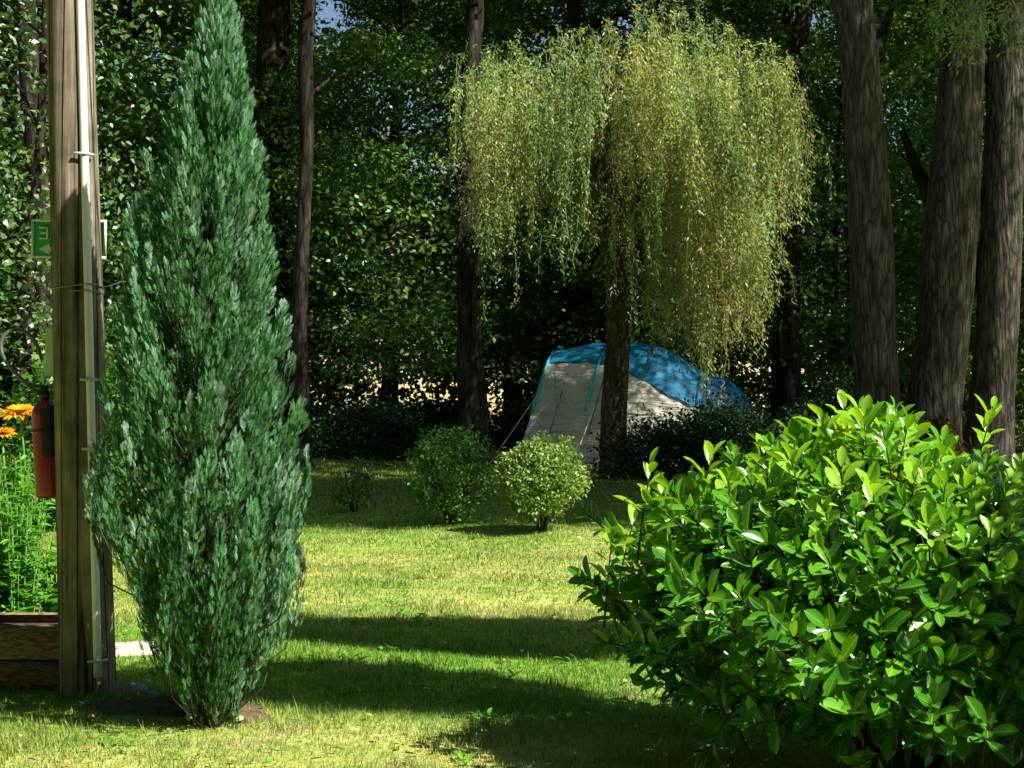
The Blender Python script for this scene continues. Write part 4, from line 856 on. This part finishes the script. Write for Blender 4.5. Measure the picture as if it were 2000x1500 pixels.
def herb(name, x, y, z0, h_, label, n=26, ls=.09, spread=.14, cat='plant', group=None):
    r = empty(name, (x, y, z0), label, cat, group); m = M(); st = M()
    for k in range(n):
        a = rng.uniform(0, 6.28); hh = h_ * rng.uniform(.55, 1); e = np.array([math.cos(a) * spread * rng.random(), math.sin(a) * spread * rng.random(), hh]); b_ = np.array([e[0] * .3, e[1] * .3, -.01])
        tube(st, [b_, (b_ + e) / 2 + [0, 0, .02], e], [.005, .004, .0025], 5, cap=False)
        nl = int(hh / .028); f = rng.uniform(.12, 1, nl); c = b_ + (e - b_) * f[:, None]; aa = rng.uniform(0, 6.28, nl)
        D = np.stack([np.cos(aa), np.sin(aa), rng.uniform(-.1, .9, nl)], 1); N = np.stack([-np.cos(aa) * .4, -np.sin(aa) * .4, np.ones(nl)], 1) + rng.normal(0, .3, (nl, 3))
        L = ls * rng.uniform(.5, 1.1, nl) * (1.1 - .5 * f); scatter(m, c, D, N, L, L * .36, T_LONG)
    st.build('stem', MT['herb'], r); m.build('foliage', MT['herb'], r); return r
herb('leafy_plant', -2.52, 7.5, 0, 1.08, 'bright green leafy plant behind the planter, seen below the extinguisher', n=44, spread=.22)
herb('leafy_plant', -2.80, 7.50, 0, 1.06, 'bright green leafy plant at the left edge of the picture', n=40, spread=.2)
herb('leafy_plant', -2.30, 7.40, 0, .62, 'lower plant with long arching leaves behind the planter corner', n=14, ls=.16, spread=.12)
herb('leafy_plant', -2.50, 8.6, .0, .85, 'thin green plant growing on the grass behind the planter', n=14, ls=.10, spread=.2)

herb('leafy_plant', -2.42, 7.25, 0, .95, 'bushy plant between the flower stems and the pole', n=40, ls=.10, spread=.2)
herb('leafy_plant', -2.68, 7.25, 0, .98, 'bushy plant under the yellow flowers', n=46, ls=.10, spread=.2)

def flower(x, y, z, r0, label, tilt, zb=.3, layers=3):
    r = empty('flower', (x, y, z), label, 'flower', 'yellow flowers over the planter'); m = M()
    for l_ in range(layers):
        n = 22; a = np.linspace(0, 6.283, n, endpoint=False) + l_ * .14; el = .12 + .28 * l_
        D = np.stack([np.cos(a), np.sin(a), np.full(n, el)], 1) + rng.normal(0, .06, (n, 3)); N = np.stack([-np.cos(a) * el, -np.sin(a) * el, np.ones(n)], 1)
        c = np.stack([np.cos(a) * .012, np.sin(a) * .012, np.full(n, .006 * l_)], 1); scatter(m, c, D, N, r0 * (1 - .2 * l_) * rng.uniform(.9, 1.1, n), r0 * .30, T_LONG)
    p_ = m.build('petals', MT['petal'], r); e = M(); lathe(e, [(.001, -.012), (.016, -.008), (.02, .01), (.014, .022), (.001, .026)], (0, 0, 0), 14); e.build('flower_head', MT['flower_eye'], r)
    s_ = M(); tube(s_, [(0, 0, -.01), (.004, 0, -.2), (.0, .01, -.45), (-.01, .02, zb - z)], .0055, 6); s_.build('stem', MT['herb'], r)
    r.rotation_euler = (tilt, 0, 0)
for px, py, Yf, r_, lab, tl in ((40, 808, 7.45, .098, 'largest yellow flower, beside the red extinguisher', R(12)), (4, 848, 7.35, .068, 'small orange yellow flower at the left edge of the picture', R(8)), (-30, 800, 7.6, .09, 'yellow flower cut by the left edge of the picture', R(6))):
    p = P(px, py, Yf); flower(p[0], p[1], p[2], r_, lab, tl)

# stones and bark chips at the pole's foot
for i_, (px, py, sz, lab) in enumerate(((258, 1362, .055, 'dark stone on the soil between pole and conifer'), (290, 1372, .035, 'pale flat stone lying on the soil in front of the dark stone'))):
    p = P(px, py, 6.4 - .1 * i_); me = M(); V = []; n1, n2 = 8, 12
    for a in range(n1 + 1):
        for b in range(n2):
            t_, f = math.pi * a / n1, 2 * math.pi * b / n2; q = 1 + .15 * math.sin(3 * f + a) + .1 * math.sin(5 * t_ + f); V.append([sz * 1.4 * q * math.sin(t_) * math.cos(f), sz * q * math.sin(t_) * math.sin(f), sz * .7 * q * math.cos(t_)])
    me.add(V, [(a * n2 + b, a * n2 + (b + 1) % n2, (a + 1) * n2 + (b + 1) % n2, (a + 1) * n2 + b) for a in range(n1) for b in range(n2)])
    tag(me.build('stone', MT['stone'], loc=(p[0], p[1], float(gh(p[0], p[1])) + sz * .55)), lab, 'stone')
